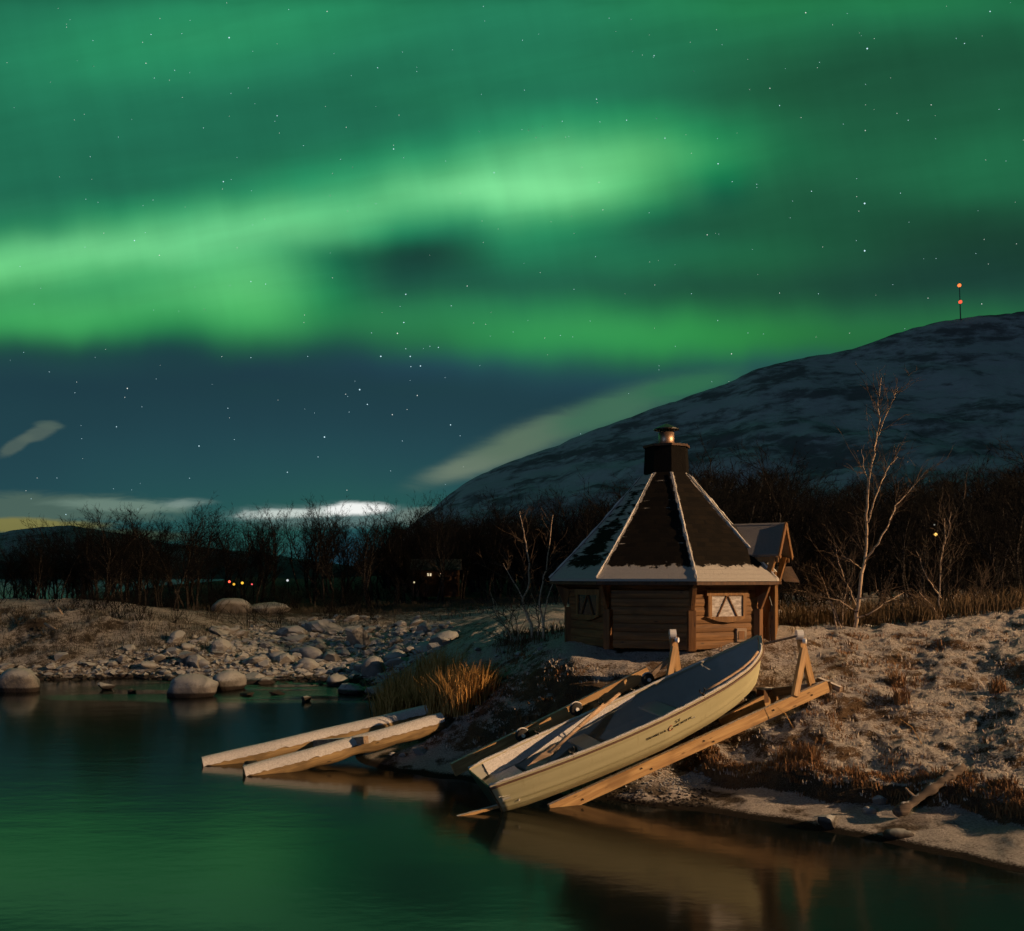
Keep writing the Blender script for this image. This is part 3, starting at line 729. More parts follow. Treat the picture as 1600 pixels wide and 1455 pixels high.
# entrance on the wall that faces east-south-east
ae = A0 + rad(67.5); de = hdir(ae); se = Vector((-de.y, de.x, 0))         # se points away from the camera
Rm = RW * math.cos(rad(22.5))
def ep(r, s, z): return de * r + se * s + Vector((0, 0, z))
PR = 0.36
q = MB(); nbd = 5
for k in range(nbd):       # boarded side of the entrance, facing the camera
    r0 = Rm - 0.14 + (PR + 0.14) * k / nbd; r1 = r0 + (PR + 0.14) / nbd - 0.012
    q.beam(ep((r0 + r1) / 2, -0.55, 0), ep((r0 + r1) / 2, -0.55, Z_EAVE + 0.1), r1 - r0, 0.05, se)
q.build('entrance_side', M['wallv'], hut)
q = MB(); q.beam(ep((Rm + PR) - 0.17, 0.55, 0), ep((Rm + PR) - 0.17, 0.55, Z_EAVE + 0.1), 0.34, 0.05, se); q.build('entrance_side', M['wallv'], hut)
q = MB()
for k in range(6): q.beam(ep(Rm + PR - 0.03, -0.42 + k * 0.168, 0.05), ep(Rm + PR - 0.03, -0.42 + k * 0.168, Z_EAVE + 0.15), 0.16, 0.045, de)
door = q.build('door', M['wallv'], hut)
q = MB(); q.tube([ep(Rm + PR - 0.13, -0.590, 1.05), ep(Rm + PR - 0.10, -0.605, 0.95), ep(Rm + PR - 0.075, -0.605, 0.86), ep(Rm + PR - 0.10, -0.59, 0.76), ep(Rm + PR - 0.11, -0.585, 0.74)], 0.014, 6); q.build('handle', M['black_metal'], hut)
# dormer roof over it
de = hdir(A0 + rad(58)); se = Vector((-de.y, de.x, 0))
ZR, ZD, WD = 2.62, 1.93, 0.62
rend = 2.62
for sg in (-1, 1):
    q = MB()
    A_, B_ = ep(0.9, 0, ZR), ep(rend, 0, ZR); C_, D_ = ep(rend, sg * WD, ZD), ep(0.9, sg * WD, ZD)
    nn = (B_ - A_).cross(C_ - B_).normalized(); nn = nn if nn.z > 0 else -nn
    q.quadstrip([[A_, B_, C_, D_], [p - nn * 0.06 for p in (A_, B_, C_, D_)]])
    dr = q.build('dormer_roof', flat_mat('snowy_dormer_felt', (0.24, 0.22, 0.21), 0.9, 0, 0.25, 30, 0.02), hut)
    q = MB(); q.beam(ep(rend + 0.012, 0, ZR - 0.03), ep(rend + 0.012, sg * (WD + 0.03), ZD - 0.06), 0.03, 0.13); q.build('barge_board', M['wallv'] if sg > 0 else M['trim'], hut)
q = MB(); q.prism([ep(rend - 0.20, -WD + 0.1, ZD - 0.05), ep(rend - 0.20, WD - 0.1, ZD - 0.05), ep(rend - 0.20, 0, ZR - 0.1)], de * 0.03); q.build('gable', M['trim'], hut)
for sg in (-1, 1):
    q = MB(); q.beam(ep(Rm + PR - 0.04, sg * 0.50, Z_EAVE - 0.05), ep(rend - 0.12, sg * 0.52, ZD - 0.03), 0.10, 0.16, se); q.beam(ep(1.75, sg * 0.53, ZD - 0.10), ep(rend - 0.03, sg * 0.53, ZD - 0.10), 0.07, 0.10); q.build('dormer_bracket', M['wallv'], hut)
    q = MB()
    A_, B_ = ep(2.30, sg * 0.60, Z_EAVE + 0.22), ep(2.62, sg * 0.60, Z_EAVE + 0.22); C_, D_ = ep(2.78, sg * 0.62, Z_EAVE - 0.08), ep(2.40, sg * 0.95, Z_EAVE - 0.06)
    q.quadstrip([[A_, B_, C_, D_], [p + Vector((0, 0, 0.045)) for p in (A_, B_, C_, D_)]])
    if sg > 0: q.build('eave_flare', M['snow'], hut)

# low plank bench in front of it
def on_ground(px, d): x = (px - 800) / F * d; return Vector((x, d, tz(x, d)))
bp = on_ground(1128, 17.3); be = thing('bench', 'low plank bench under a layer of snow in front of the log hut', 'bench', bp, rz=rad(10))
q = MB(); q.box((0, 0, 0.20), 1.35, 0.34, 0.05); q.build('seat', M['grey_plank'], be)
for sx in (-0.5, 0.5):
    q = MB(); q.box((sx, 0, 0.08), 0.16, 0.28, 0.18); q.build('leg', M['dark_trim'], be)
bp = on_ground(1196, 17.0); q = MB(); q.box((0, 0, 0.12), 0.26, 0.22, 0.26, 0.4); cb = q.build('chopping_block', M['trim'], None, bevel=0.02); cb.location = bp
tag(cb, 'squat brown wooden block with snow on top standing behind the boat bow', 'block')
q = MB(); q.box((0, 0, 0.262), 0.27, 0.23, 0.025, 0.4); q.build('snow_cap', M['snow'], cb, True)

# ------------------------------------------------------------------ rowing boat
T9 = [0, .1, .25, .45, .65, .8, .9, .96, 1.0]
BB = [0.516, 0.611, 0.71, 0.771, 0.748, 0.671, 0.531, 0.328, 0.045]
SS = [0.528, 0.531, 0.533, 0.555, 0.608, 0.676, 0.762, 0.86, 0.994]
KK = [-0.17, -0.205, -0.235, -0.245, -0.215, -0.14, -0.02, 0.115, 0.377]
KX = [0.035, .1, .25, .45, .645, .79, .88, .935, .972]
BL = 5.767
def smooth_interp(t, xs, ys):
    t = np.asarray(t); xs = np.array(xs); ys = np.array(ys)
    m = np.gradient(ys, xs); i = np.clip(np.searchsorted(xs, t, 'right') - 1, 0, len(xs) - 2)
    h = xs[i + 1] - xs[i]; s = (t - xs[i]) / h
    return (2 * s**3 - 3 * s**2 + 1) * ys[i] + (s**3 - 2 * s**2 + s) * h * m[i] + (-2 * s**3 + 3 * s**2) * ys[i + 1] + (s**3 - s**2) * h * m[i + 1]
M['rim'] = flat_mat('worn_cream_rim', (0.46, 0.42, 0.30), 0.85, 0, 0.2, 12)
boat = thing('rowing_boat', 'cream open rowing boat with snowy gunwales hauled up on a wooden slipway', 'boat', (-0.403, 14.405, 0.029))
boat.rotation_mode = 'XYZ'
Rz = Matrix.Rotation(0.3544, 4, 'Z'); Ry = Matrix.Rotation(-0.3033, 4, 'Y'); Rx = Matrix.Rotation(0.0736, 4, 'X')
boat.matrix_world = Matrix.Translation((-0.403, 14.405, 0.029)) @ Rz @ Ry @ Rx

NS = 56
ts = 1 - (1 - np.linspace(0, 1, NS)) ** 1.25
bS, sS, kS, kxS = smooth_interp(ts, T9, BB), smooth_interp(ts, T9, SS), smooth_interp(ts, T9, KK), smooth_interp(ts, T9, KX)
bS = np.maximum(bS, 0.03)
STR = [0.13, 0.28, 0.45, 0.88]
def section(i, side, inset=0.0):
    out = []; ws = []
    for w in np.linspace(0, 1, 41): ws.append((w, 0))
    t = ts[i]; vee = 0.15 + 0.75 * np.clip((t - 0.55) / 0.45, 0, 1)
    for w, _ in ws:
        ang = w * math.pi / 2
        y = bS[i] * ((1 - vee) * math.sin(ang) ** 0.85 + vee * w)
        zc = (1 - vee * 0.55) * (1 - math.cos(ang)) ** 0.88 + vee * 0.55 * w
        z = kS[i] + (sS[i] - kS[i]) * zc
        x = (kxS[i] + (ts[i] - kxS[i]) * zc) * BL
        st = sum(1 for q in STR if zc > q)
        fr = 0.0
        for q in STR:                                           # lapped strakes: each plank stands proud of the one below
            if zc > q: fr = max(fr, 1 - (zc - q) / 0.14)
        y += 0.024 * fr * (1 - inset * 20 if inset else 1) * (y > 0.02)
        y = max(y - inset, 0.0); z = z + inset * (1 - zc) * 0.9
        out.append(Vector((x - (inset if t > 0.9 else 0), side * y, z)))
    return out
def shell(inset):
    q = MB(); rings = []
    for i in range(NS):
        a = section(i, -1, inset); b_ = section(i, 1, inset)
        rings.append(list(reversed(a)) + b_[1:])
    q.quadstrip(rings, closed=False, cap=False)
    return q, rings
q, outer = shell(0.0)
q.f.append(tuple(range(len(outer[0]))))                              # transom
hull = q.build('hull', M['hull'], boat, True)
q, inner = shell(0.028)
q.build('inner_hull', M['inner'], boat, True)
q = MB(); q.v = [tuple(Vector((p.x - 0.012, p.y, p.z))) for p in outer[0]]; q.f = [tuple(range(len(q.v)))]
q2 = MB(); q2.prism([Vector((p.x - 0.006, p.y * 0.97, p.z)) for p in outer[0]], (-0.02, 0, 0)); q2.build('transom', flat_mat('dark_transom', (0.05, 0.05, 0.04), 0.5), boat)
# gunwale: top strip, brown rub rail, snow
for sg, k in ((-1, 0), (1, -1)):
    rim = [r[k] for r in outer]; rin = [r[k] for r in inner]
    q = MB(); q.quadstrip([[a + Vector((0, sg * 0.012, -0.012)), a + Vector((0, sg * 0.012, 0.012)), b_ + Vector((0, -sg * 0.02, 0.012)), b_ + Vector((0, -sg * 0.02, -0.012))] for a, b_ in zip(rim, rin)])
    q.build('gunwale', M['rim'], boat)
    q = MB(); q.tube([a + Vector((0, sg * 0.016, -0.035)) for a in rim[:-2]], 0.017, 6); q.build('rub_rail', M['rail'], boat, True)
    q = MB(); rings = []
    lim = int(NS * (0.93 if sg < 0 else 0.80))
    for a, b_, i in zip(rim, rin, range(NS)):
        if i > lim: break
        h = 0.012 + 0.032 * max(0, fbm(np.array(i * 0.9), np.array(sg * 3.0), 4, 3) + 0.40) * (1.0 - 0.5 * i / lim)
        j = 0.012 * fbm(np.array(i * 1.7), np.array(7.0 * sg), 8, 2)
        c = (a + b_) / 2; e = Vector((0, sg, 0))
        rings.append([c + e * (0.030 + j) + Vector((0, 0, 0.013)), c + e * 0.024 + Vector((0, 0, 0.013 + h * 0.8)), c + Vector((0, 0, 0.014 + h)), c - e * 0.024 + Vector((0, 0, 0.013 + h * 0.8)), c - e * (0.036 + j) + Vector((0, 0, 0.013))])
    q.quadstrip(rings); q.build('gunwale_snow', M['snow'], boat, True)
# snow crust on the lit inner side of the far gunwale and inside the stern
q = MB(); rings = []
for i in range(2, int(NS * 0.52)):
    low = 0.30 - 0.20 * (i / (NS * 0.52)) ** 1.4 + 0.05 * fbm(np.array(i * 0.6), np.array(2.0), 12, 3)
    n_ = len(inner[i]); half = inner[i][n_ // 2:]
    zt = half[-1].z; sel = [p for p in half if p.z > zt - low]
    a, b_ = half[-1], sel[0]
    rings.append([a.lerp(b_, k / 5) + Vector((0, -0.014 - 0.006 * math.sin(i * 1.3 + k * 2.1), 0.012)) for k in range(6)])
q.quadstrip(rings, False, False); q.build('snow_crust', M['snow'], boat, True)
def inner_half(x, z):
    i = min(range(NS), key=lambda k: abs(outer[k][0].x - x)); n_ = len(inner[i])
    h = inner[i][n_ // 2:]
    return float(np.interp(z, [p.z for p in h], [p.y for p in h]))
for x, w, z in ((0.42, 0.55, 0.22), (2.05, 0.34, 0.26), (3.55, 0.36, 0.33)):
    q = MB(); ww = inner_half(x, z)
    q.box((x, 0, z), w, 2 * ww + 0.02, 0.045); bn = q.build('thwart', M['inner'], boat, bevel=0.012)
    q = MB()
    if x < 3.0: 
        q.box((x, 0, z / 2), w * 0.8, inner_half(x, 0.0) * 1.7, z - 0.03); q.build('thwart_box', M['inner'], bn)
q = MB(); rings = []
for k in range(9):     # snow heap in the stern
    x = 0.10 + k * 0.085
    rings.append([Vector((x, s_ * 0.5, 0.245 + 0.055 * max(0, 0.5 + fbm(np.array(k * 1.1), np.array(s_ * 5.0), 6, 3)))) for s_ in np.linspace(-1, 1, 12)])
q.quadstrip(rings, False, False); q.build('stern_snow', M['snow'], boat, True)
for x, sg in ((1.35, 1), (2.75, 1), (1.35, -1), (3.95, -1)):
    i = min(range(NS), key=lambda k: abs(outer[k][0].x - x)); p = (outer[i][0 if sg < 0 else -1] + inner[i][0 if sg < 0 else -1]) / 2
    q = MB(); q.tube([p + Vector((0, 0, -0.01)), p + Vector((0, 0, 0.07))], [0.03, 0.022], 8)
    q.tube([p + Vector((0.05 * math.cos(v_), 0, 0.12 + 0.05 * math.sin(v_))) for v_ in np.linspace(rad(140), rad(400), 9)], 0.011, 5); q.build('oarlock', M['black_metal'], boat)
i0 = 3; n_ = len(outer[i0]); q = MB(); pp = outer[i0][18]; q.tube([pp + Vector((0, 0.01, 0)), pp + Vector((0, -0.02, -0.003))], 0.014, 8); q.build('drain_plug', M['white_plastic'], boat)
# small worn lettering on the side: two rows of letter marks either side of a red ring
def side_pt(x, f):
    i = int(np.clip(np.searchsorted([r[0].x for r in outer], x), 1, NS - 1)); xa, xb = outer[i - 1][0].x, outer[i][0].x; s_ = (x - xa) / (xb - xa)
    def at(r):
        n_ = len(r); h = list(reversed(r[:n_ // 2 + 1])); z0, z1 = h[0].z, h[-1].z
        zz = z0 + (z1 - z0) * f; return Vector((x, float(np.interp(zz, [p.z for p in h], [p.y for p in h])), zz))
    return at(outer[i - 1]).lerp(at(outer[i]), s_)
def mark(q, x, f, w, h_, kind):
    c = side_pt(x, f); t = (side_pt(x + 0.05, f) - side_pt(x - 0.05, f)).normalized(); u = (side_pt(x, f + 0.06) - side_pt(x, f - 0.06)).normalized(); n = t.cross(u).normalized()
    if n.y > 0: n = -n
    c = c + n * 0.006
    def bar(a, b_, th=0.007): q.beam(c + t * a[0] * w + u * a[1] * h_, c + t * b_[0] * w + u * b_[1] * h_, th, 0.004, n)
    for s_ in kind: bar(*s_)
GL = {'I': [((0, -.5), (0, .5))], 'L': [((-.4, .5), (-.4, -.5)), ((-.4, -.45), (.4, -.45))], 'T': [((0, .5), (0, -.5)), ((-.5, .45), (.5, .45))], 'E': [((-.4, .5), (-.4, -.5)), ((-.4, -.45), (.4, -.45)), ((-.4, .0), (.3, .0)), ((-.4, .45), (.4, .45))],
      'N': [((-.4, .5), (-.4, -.5)), ((.4, .5), (.4, -.5)), ((-.4, .5), (.4, -.5))], 'X': [((-.4, .5), (.4, -.5)), ((.4, .5), (-.4, -.5))], 'S': [((-.4, .45), (.4, .45)), ((-.4, .45), (-.4, 0)), ((-.4, 0), (.4, 0)), ((.4, 0), (.4, -.45)), ((.4, -.45), (-.4, -.45))], 'H': [((-.4, .5), (-.4, -.5)), ((.4, .5), (.4, -.5)), ((-.4, 0), (.4, 0))]}
q = MB()
for k, ch in enumerate('ENIHNEILN'): mark(q, 2.74 + k * 0.043, 0.70, 0.03, 0.042, GL[ch])
for k, ch in enumerate('NHEINTEIN'): mark(q, 3.28 + k * 0.043, 0.70, 0.03, 0.042, GL[ch])
for k, ch in enumerate('SX'): mark(q, 3.32 + k * 0.06, 0.79, 0.045, 0.055, GL[ch])
q.build('lettering', M['dark_letter'], boat)
q = MB(); c = side_pt(3.205, 0.70); t = (side_pt(3.25, 0.70) - side_pt(3.15, 0.70)).normalized(); u = (side_pt(3.2, 0.76) - side_pt(3.2, 0.64)).normalized(); n = t.cross(u).normalized(); n = -n if n.y > 0 else n
q.tube([c + n * 0.006 + t * 0.045 * math.cos(v_) + u * 0.045 * math.sin(v_) for v_ in np.linspace(rad(60), rad(330), 16)], 0.008, 4, True); q.build('emblem', M['red_letter'], boat)
# mooring pole lashed along the near gunwale at the bow
i1, i2 = int(NS * 0.62), NS - 4
bpts = [outer[k][0] + Vector((0, 0.10 - 0.05 * (k - i1) / (i2 - i1), 0.055)) for k in range(i1, i2, 3)]
BW = boat.matrix_world.copy()
q = MB(); q.tube([BW @ p for p in bpts], 0.022, 7); pl = q.build('boat_hook', M['oar'], None, True); tag(pl, 'long wooden boat hook lying along the boat\'s near gunwale towards the bow', 'boat hook')

def oar(x0, y0, x1, y1, z0, z1, label):
    a, b_ = BW @ Vector((x0, y0, z0)), BW @ Vector((x1, y1, z1))
    r = thing('oar', label, 'oar', a); d = b_ - a; L = d.length; t = d.normalized()
    q = MB(); q.tube([t * 0.55, t * L], [0.034, 0.028], 8); q.build('shaft', M['oar'], r, True)
    q = MB(); s_ = t.cross(Vector((0.2, -0.5, 1))).normalized(); rings = []
    for f, w in ((0, 0.06), (0.04, 0.095), (0.45, 0.09), (0.60, 0.035)):
        rings.append([t * f + s_ * w * i + s_.cross(t) * 0.010 * j for i, j in ((-1, -1), (1, -1), (1, 1), (-1, 1))])
    q.quadstrip(rings); q.build('blade', M['oar'], r)
oar(1.05, 0.18, 3.10, 0.70, 0.30, 0.70, 'wooden oar in the boat with its blade farther from the near gunwale')
oar(0.80, -0.12, 2.70, 0.60, 0.33, 0.66, 'wooden oar in the boat with its blade nearer the near gunwale')
q = MB(); q.tube([(0, 0, 0), (0, 0, 0.10)], [0.07, 0.085], 12); sc_ = q.build('bailer', M['red'], None, True); sc_.location = BW @ Vector((1.35, -0.25, 0.02)); tag(sc_, 'small dull red bailer lying on the bottom inside the boat', 'bailer')
q = MB(); q.tube([(0.08, 0, 0.06), (0.17, 0, 0.08)], 0.014, 6); q.build('handle', M['red'], sc_)

# ------------------------------------------------------------------ slipway under the boat
slip = thing('slipway', 'sloping slipway of orange timber rails with black rollers under the boat', 'slipway', (0, 0, 0))
def board(a, b_, w, h, name='rail', mat=None, off=0):
    a, b_ = Vector(a), Vector(b_); d = b_ - a; L = d.length; t = d.normalized(); s = Vector((0, 0, 1)).cross(t).normalized(); u = t.cross(s)
    q = MB(); q.beam((0, 0, 0), (L, 0, 0), w, h); o = q.build(name, mat or M['plank'], slip, bevel=0.006)
    o.matrix_local = Matrix(((t.x, s.x, u.x, a.x), (t.y, s.y, u.y, a.y), (t.z, s.z, u.z, a.z), (0, 0, 0, 1))); return o
M['shade_black2'] = flat_mat('rusty_bolt', (0.03, 0.02, 0.015), 0.8)
NRA, NRB = Vector((0.62, 14.50, -0.06)), Vector((5.86, 16.50, 1.74))
near_rail = board((0.62, 14.50, -0.06), (5.86, 16.50, 1.74), 0.09, 0.22)
for f_, h_ in ((0.10, -0.03), (0.30, 0.04), (0.33, -0.04), (0.52, 0.03), (0.55, -0.05), (0.78, 0.02), (0.93, -0.02)):
    q = MB(); L_ = (NRB - NRA).length; q.tube([(L_ * f_, -0.040, h_), (L_ * f_, -0.062, h_)], 0.016, 7); q.build('bolt', M['shade_black2'], near_rail)
board((-1.05, 15.75, 0.34), (2.62, 17.05, 1.93), 0.09, 0.24)
board((3.9, 16.55, 1.02), (5.05, 17.0, 1.52), 0.08, 0.22)
board((-0.95, 13.95, -0.04), (0.36, 14.42, 0.20), 0.07, 0.05, 'submerged_plank')
board((4.98, 16.95, 1.56), (5.98, 16.62, 1.74), 0.08, 0.16, 'cross_beam', M['grey_plank'])
board((5.86, 16.98, 1.80), (6.16, 16.60, 1.66), 0.10, 0.10, 'end_block', M['grey_plank'])
for px, py, dd in ((1012, 1062, 16.82), (900, 1108, 16.30), (816, 1149, 15.95)):
    c = P(px, py, dd); q = MB(); ax = Vector((-0.36, 0.93, 0)); rings = []
    q.tube([c - ax * 0.05, c - ax * 0.035, c + ax * 0.035, c + ax * 0.05], [0.10, 0.125, 0.125, 0.10], 18); ro = q.build('roller', M['rubber'], slip, True)
    q = MB(); q.tube([c - ax * 0.07, c + ax * 0.07], 0.035, 10); q.build('hub', M['metal'], ro)
    q = MB(); q.tube([c + Vector((0.128 * math.cos(v_) * 0.93, 0.128 * math.cos(v_) * 0.36, 0.128 * math.sin(v_))) for v_ in np.linspace(rad(35), rad(150), 10)], 0.018, 5); q.build('snow_cap', M['snow'], ro, True)

def trestle(label, top, fa, fb):
    """short A-shaped post: one full-length plank leg and a brace"""
    r = thing('a_frame', label, 'post', (0, 0, 0)); top, fa, fb = Vector(top), Vector(fa), Vector(fb)
    vv = Vector((-0.3, 0.95, 0))
    def leg(a, b_, w, h):
        d = (b_ - a); L = d.length; t = d.normalized(); s = vv.cross(t).normalized(); u = t.cross(s); q = MB(); q.beam((0, 0, 0), (0, 0, -L), w, h, (0, 1, 0)); o = q.build('leg', M['post'], r, bevel=0.005)
        t = -t; s = vv.cross(t).normalized(); u = t.cross(s)
        o.matrix_local = Matrix(((s.x, u.x, t.x, a.x), (s.y, u.y, t.y, a.y), (s.z, u.z, t.z, a.z), (0, 0, 0, 1)))
    leg(top, fa, 0.13, 0.09); leg(top.lerp(fa, 0.24) + Vector((-0.01, -0.11, -0.02)), fb, 0.12, 0.09)
    q = MB(); q.tube([top + Vector((-0.06, 0, 0.0)), top + Vector((0.06, 0, 0.0))], [0.095, 0.095], 14); 
    q.tube([top + Vector((0.05, -0.05, -0.11)), top + Vector((0.10, -0.08, -0.11))], 0.05, 10); q.build('metal_head', M['metal'], r)
    return r
b0 = P(1268, 1070, 16.75); trestle('wooden A-frame post with shiny metal head right of the boat bow', P(1249, 992, 16.45), b0, P(1242, 1088, 16.2))
b1 = P(1060, 1062, 17.35); trestle('wooden A-frame post with pale metal head seen behind the boat\'s far gunwale', P(1051, 991, 17.1), b1, P(1044, 1066, 16.95))
q = MB(); q.tube([P(1246, 994, 16.42), P(1190, 1007, 17.2), P(1160, 1012, 17.6)], 0.022, 6); tag(q.build('winch_pole', M['grey_plank']), 'thin pole running from the right A-frame post down behind the boat bow', 'pole')
q = MB(); q.beam(P(1046, 1030, 17.05), P(1000, 1070, 16.95), 0.06, 0.08); tag(q.build('brace_plank', M['grey_plank']), 'thin plank leaning from the left A-frame post down to the far slipway rail', 'plank')

# ------------------------------------------------------------------ log slipway on the left
ls = thing('log_slipway', 'pair of snow-topped logs sloping from the grass tuft into the water', 'slipway', (0, 0, 0))
def log(a, b_, r, name='log'):
    a, b_ = Vector(a), Vector(b_); d = b_ - a; L = d.length; t = d.normalized(); s = Vector((0, 0, 1)).cross(t).normalized(); u = t.cross(s)
    q = MB(); n = 30; q.tube([(L * k / n, 0.02 * math.sin(k * 0.5), 0.012 * math.sin(k * 0.9)) for k in range(n + 1)], [r * (1 + 0.05 * math.sin(k * 1.1)) * (1.0 if k else 0.8) for k in range(n + 1)], 14)
    o = q.build(name, M['plank2'], ls, True); mt = Matrix(((t.x, s.x, u.x, a.x), (t.y, s.y, u.y, a.y), (t.z, s.z, u.z, a.z), (0, 0, 0, 1))); o.matrix_local = mt
    q = MB(); rings = []
    for k in range(n * 2 + 1):
        x = L * k / (n * 2); e = 1.0 - 0.9 * max(0, (k - 1.55 * n) / (0.45 * n)) * (name == 'far')
        wd = [rad(v_) for v_ in (18 + 14 * fbm(np.array(k * 1.3), np.array(1.0), 3, 2), 45, 70, 95, 120, 150)]
        rings.append([Vector((x, 0.02 * math.sin(k * .25) - math.cos(w) * (r * 1.035 + 0.035 * math.sin(w) * e), math.sin(w) * (r * 1.035 + 0.045 * e * math.sin(w)))) for w in wd])
    q.quadstrip(rings, False, False); q.build('snow_cover', M['snow'], o, True)
    return o
M['plank2'] = wood_mat('old_log_wood', (0.20, 0.13, 0.06), (0.42, 0.29, 0.13), 0, 1.0, 0.8)
log(P(383, 1210, 16.9) + Vector((0, 0, -0.06)), P(692, 1130, 18.6), 0.175)
log(P(318, 1195, 17.8) + Vector((0, 0, -0.06)), P(676, 1115, 19.6), 0.17)
q = MB(); q.beam(P(486, 1162, 18.6), P(572, 1156, 17.6), 0.13, 0.14); q.build('cross_beam', M['grey_plank'], ls)
c = P(392, 1197, 17.3); q = MB(); q.tube([c - Vector((0.1, 0.05, 0)), c + Vector((0.1, 0.05, 0))], 0.10, 14); rl = q.build('roller', M['rubber'], ls, True)
q = MB(); q.tube([c - Vector((0.12, 0.06, 0)), c + Vector((0.12, 0.06, 0))], 0.05, 10); q.build('hub', M['white_plastic'], rl)
# driftwood trunk on the right beach
a = P(1400, 1285, 13.1); a.z = tz(a.x, a.y) + 0.10; b_ = P(1505, 1250, 13.55); b_.z = tz(b_.x, b_.y) + 0.16
q = MB(); n = 22; dpts = [a.lerp(b_, k / n) for k in range(n + 1)]
for p_ in dpts: p_.z = max(p_.z, tz(p_.x, p_.y) + 0.07) + 0.015 * rng.uniform(-1, 1)
q.tube(dpts, [(0.082 + 0.022 * rng.uniform(-1, 1)) * (1 - 0.2 * k / n) for k in range(n + 1)], 9)
dw = q.build('driftwood_log', wood_mat('driftwood', (0.07, 0.052, 0.04), (0.17, 0.13, 0.10), 0, 1.0, 0.9, 0.88), None, True); tag(dw, 'gnarled snow-dusted driftwood log lying on the right beach against the bank', 'log')
for px, py, dd, L, aa in ((1420, 1272, 13.4, 0.35, 2.0), (1470, 1262, 13.6, 0.3, 1.1)):
    p = a.lerp(b_, 0.3 if px < 1450 else 0.6); q = MB(); q.tube([p, p + Vector((math.cos(aa) * L, 0.05, math.sin(aa) * L * 0.5))], [0.03, 0.015], 6); q.build('branch_stub', M['grey_plank'], dw)

# ------------------------------------------------------------------ stones
def rock_mesh(seed, angular, sub=3):
    r = random.Random(seed); bm = bmesh.new(); bmesh.ops.create_icosphere(bm, subdivisions=sub, radius=1)
    planes = [(Vector((r.gauss(0, 1), r.gauss(0, 1), r.gauss(0, 1))).normalized(), r.uniform(0.42, 0.85)) for _ in range(13 if angular else 3)]
    sx, sy, sz = r.uniform(0.85, 1.15), r.uniform(0.75, 1.1), r.uniform(0.62, 0.85)
    for v in bm.verts:
        c = v.co.copy()
        for n, k in planes:
            e = c.dot(n) - k
            if e > 0: c -= n * e * (0.97 if angular else 0.6)
        nz = fbm(np.array(c.x * 1.7 + seed), np.array(c.y * 1.7 + c.z * 2.3), seed, 3)
        c *= 1 + 0.26 * float(nz); v.co = Vector((c.x * sx, c.y * sy, c.z * sz))
    me = bpy.data.meshes.new('stone'); bm.to_mesh(me); bm.free(); me.polygons.foreach_set('use_smooth', [not angular] * len(me.polygons)); me.materials.append(M['rock']); return me
RM_A = [rock_mesh(100 + i, True) for i in range(8)]; RM_R = [rock_mesh(200 + i, False) for i in range(5)]
def stone(me, x, y, z, sx, sy, sz, rz, label, group=None, tilt=0.0, name='stone', cat='stone'):
    o = bpy.data.objects.new(name, me); col.objects.link(o); o.location = (x, y, z); o.scale = (sx, sy, sz); o.rotation_euler = (tilt, tilt * 0.6, rz); tag(o, label, cat, group); return o
def big(px, py_bottom, w_px, h_px, kind, label, zb=None, name='boulder', rz=0.0, tilt=0.0):
    """stone whose foot shows at (px, py_bottom)"""
    if zb is None:
        d = 20.0
        for _ in range(60):
            x = (px - 800) / F * d; z = max(0.0, tz(x, d)); d += 0.5 * ((CH - z) * F / (py_bottom - YH) - d)
    else: z = zb; d = (CH - zb) * F / (py_bottom - YH)
    w = w_px / F * d / 2; h = h_px / F * d
    return stone(kind, (px - 800) / F * d, d + w * 0.5, z + h * 0.30, w, w * 0.8, h * 0.80, rz, label, None, tilt, name, 'boulder')
big(291, 1090, 84, 38, RM_R[0], 'large smooth pale boulder standing in the water, left of its twin', 0.0)
big(352, 1079, 62, 36, RM_R[1], 'smooth pale boulder in the water just behind the largest one', 0.0, rz=1.0)
big(22, 1082, 62, 38, RM_R[2], 'pale boulder at the waterline near the left edge of the photo', 0.0)
big(582, 1062, 44, 38, RM_R[3], 'round pale boulder on the shore close left of the golden grass', 0.02)
big(646, 1062, 40, 32, RM_R[4], 'round pale boulder half hidden behind the golden grass', 0.3)
big(349, 994, 24, 20, RM_R[1], 'small round pale stone alone at the upper edge of the stony shore', 1.0)
big(556, 1004, 58, 34, RM_A[5], 'tall angular pale block sticking up highest from the stony shore', 0.85, tilt=0.3)
big(455, 1000, 66, 30, RM_A[1], 'wide angular slab-like stone high on the stony shore, left of the tallest block', 0.75)
big(500, 992, 80, 24, RM_A[2], 'broad flat stone between the angular slab and the tallest block', 0.9)
big(425, 1035, 30, 36, RM_A[3], 'pointed pale stone standing upright in the middle of the stony shore', 0.35, tilt=0.4)
big(440, 1054, 58, 18, RM_A[4], 'long low pale stone close to the far waterline', 0.05)
big(496, 1028, 36, 30, RM_A[5], 'blocky pale stone in the middle of the stony shore', 0.4)
big(160, 1079, 34, 16, RM_A[6], 'dark wet stone in the water between the left boulder and the large one', 0.0)
big(203, 1083, 16, 9, RM_A[7], 'tiny dark wet stone in the water beside the large boulder', 0.0)
big(545, 1085, 62, 17, RM_A[0], 'long dark wet stone in the shallow green water', 0.0)
big(590, 1090, 60, 18, RM_A[2], 'dark flat wet stone in the shallows touching the golden grass', 0.0)
big(476, 1097, 24, 14, RM_A[3], 'small pointed dark stone in the shallow green water', 0.0)
big(382, 1088, 42, 8, RM_A[4], 'barely surfacing dark stone right of the twin boulders', 0.0)
big(430, 1086, 36, 7, RM_A[5], 'barely surfacing dark stone in the middle of the green shallows', 0.0)
big(270, 1044, 46, 20, RM_A[6], 'low wide stone at the waterline behind the large boulder', 0.12)
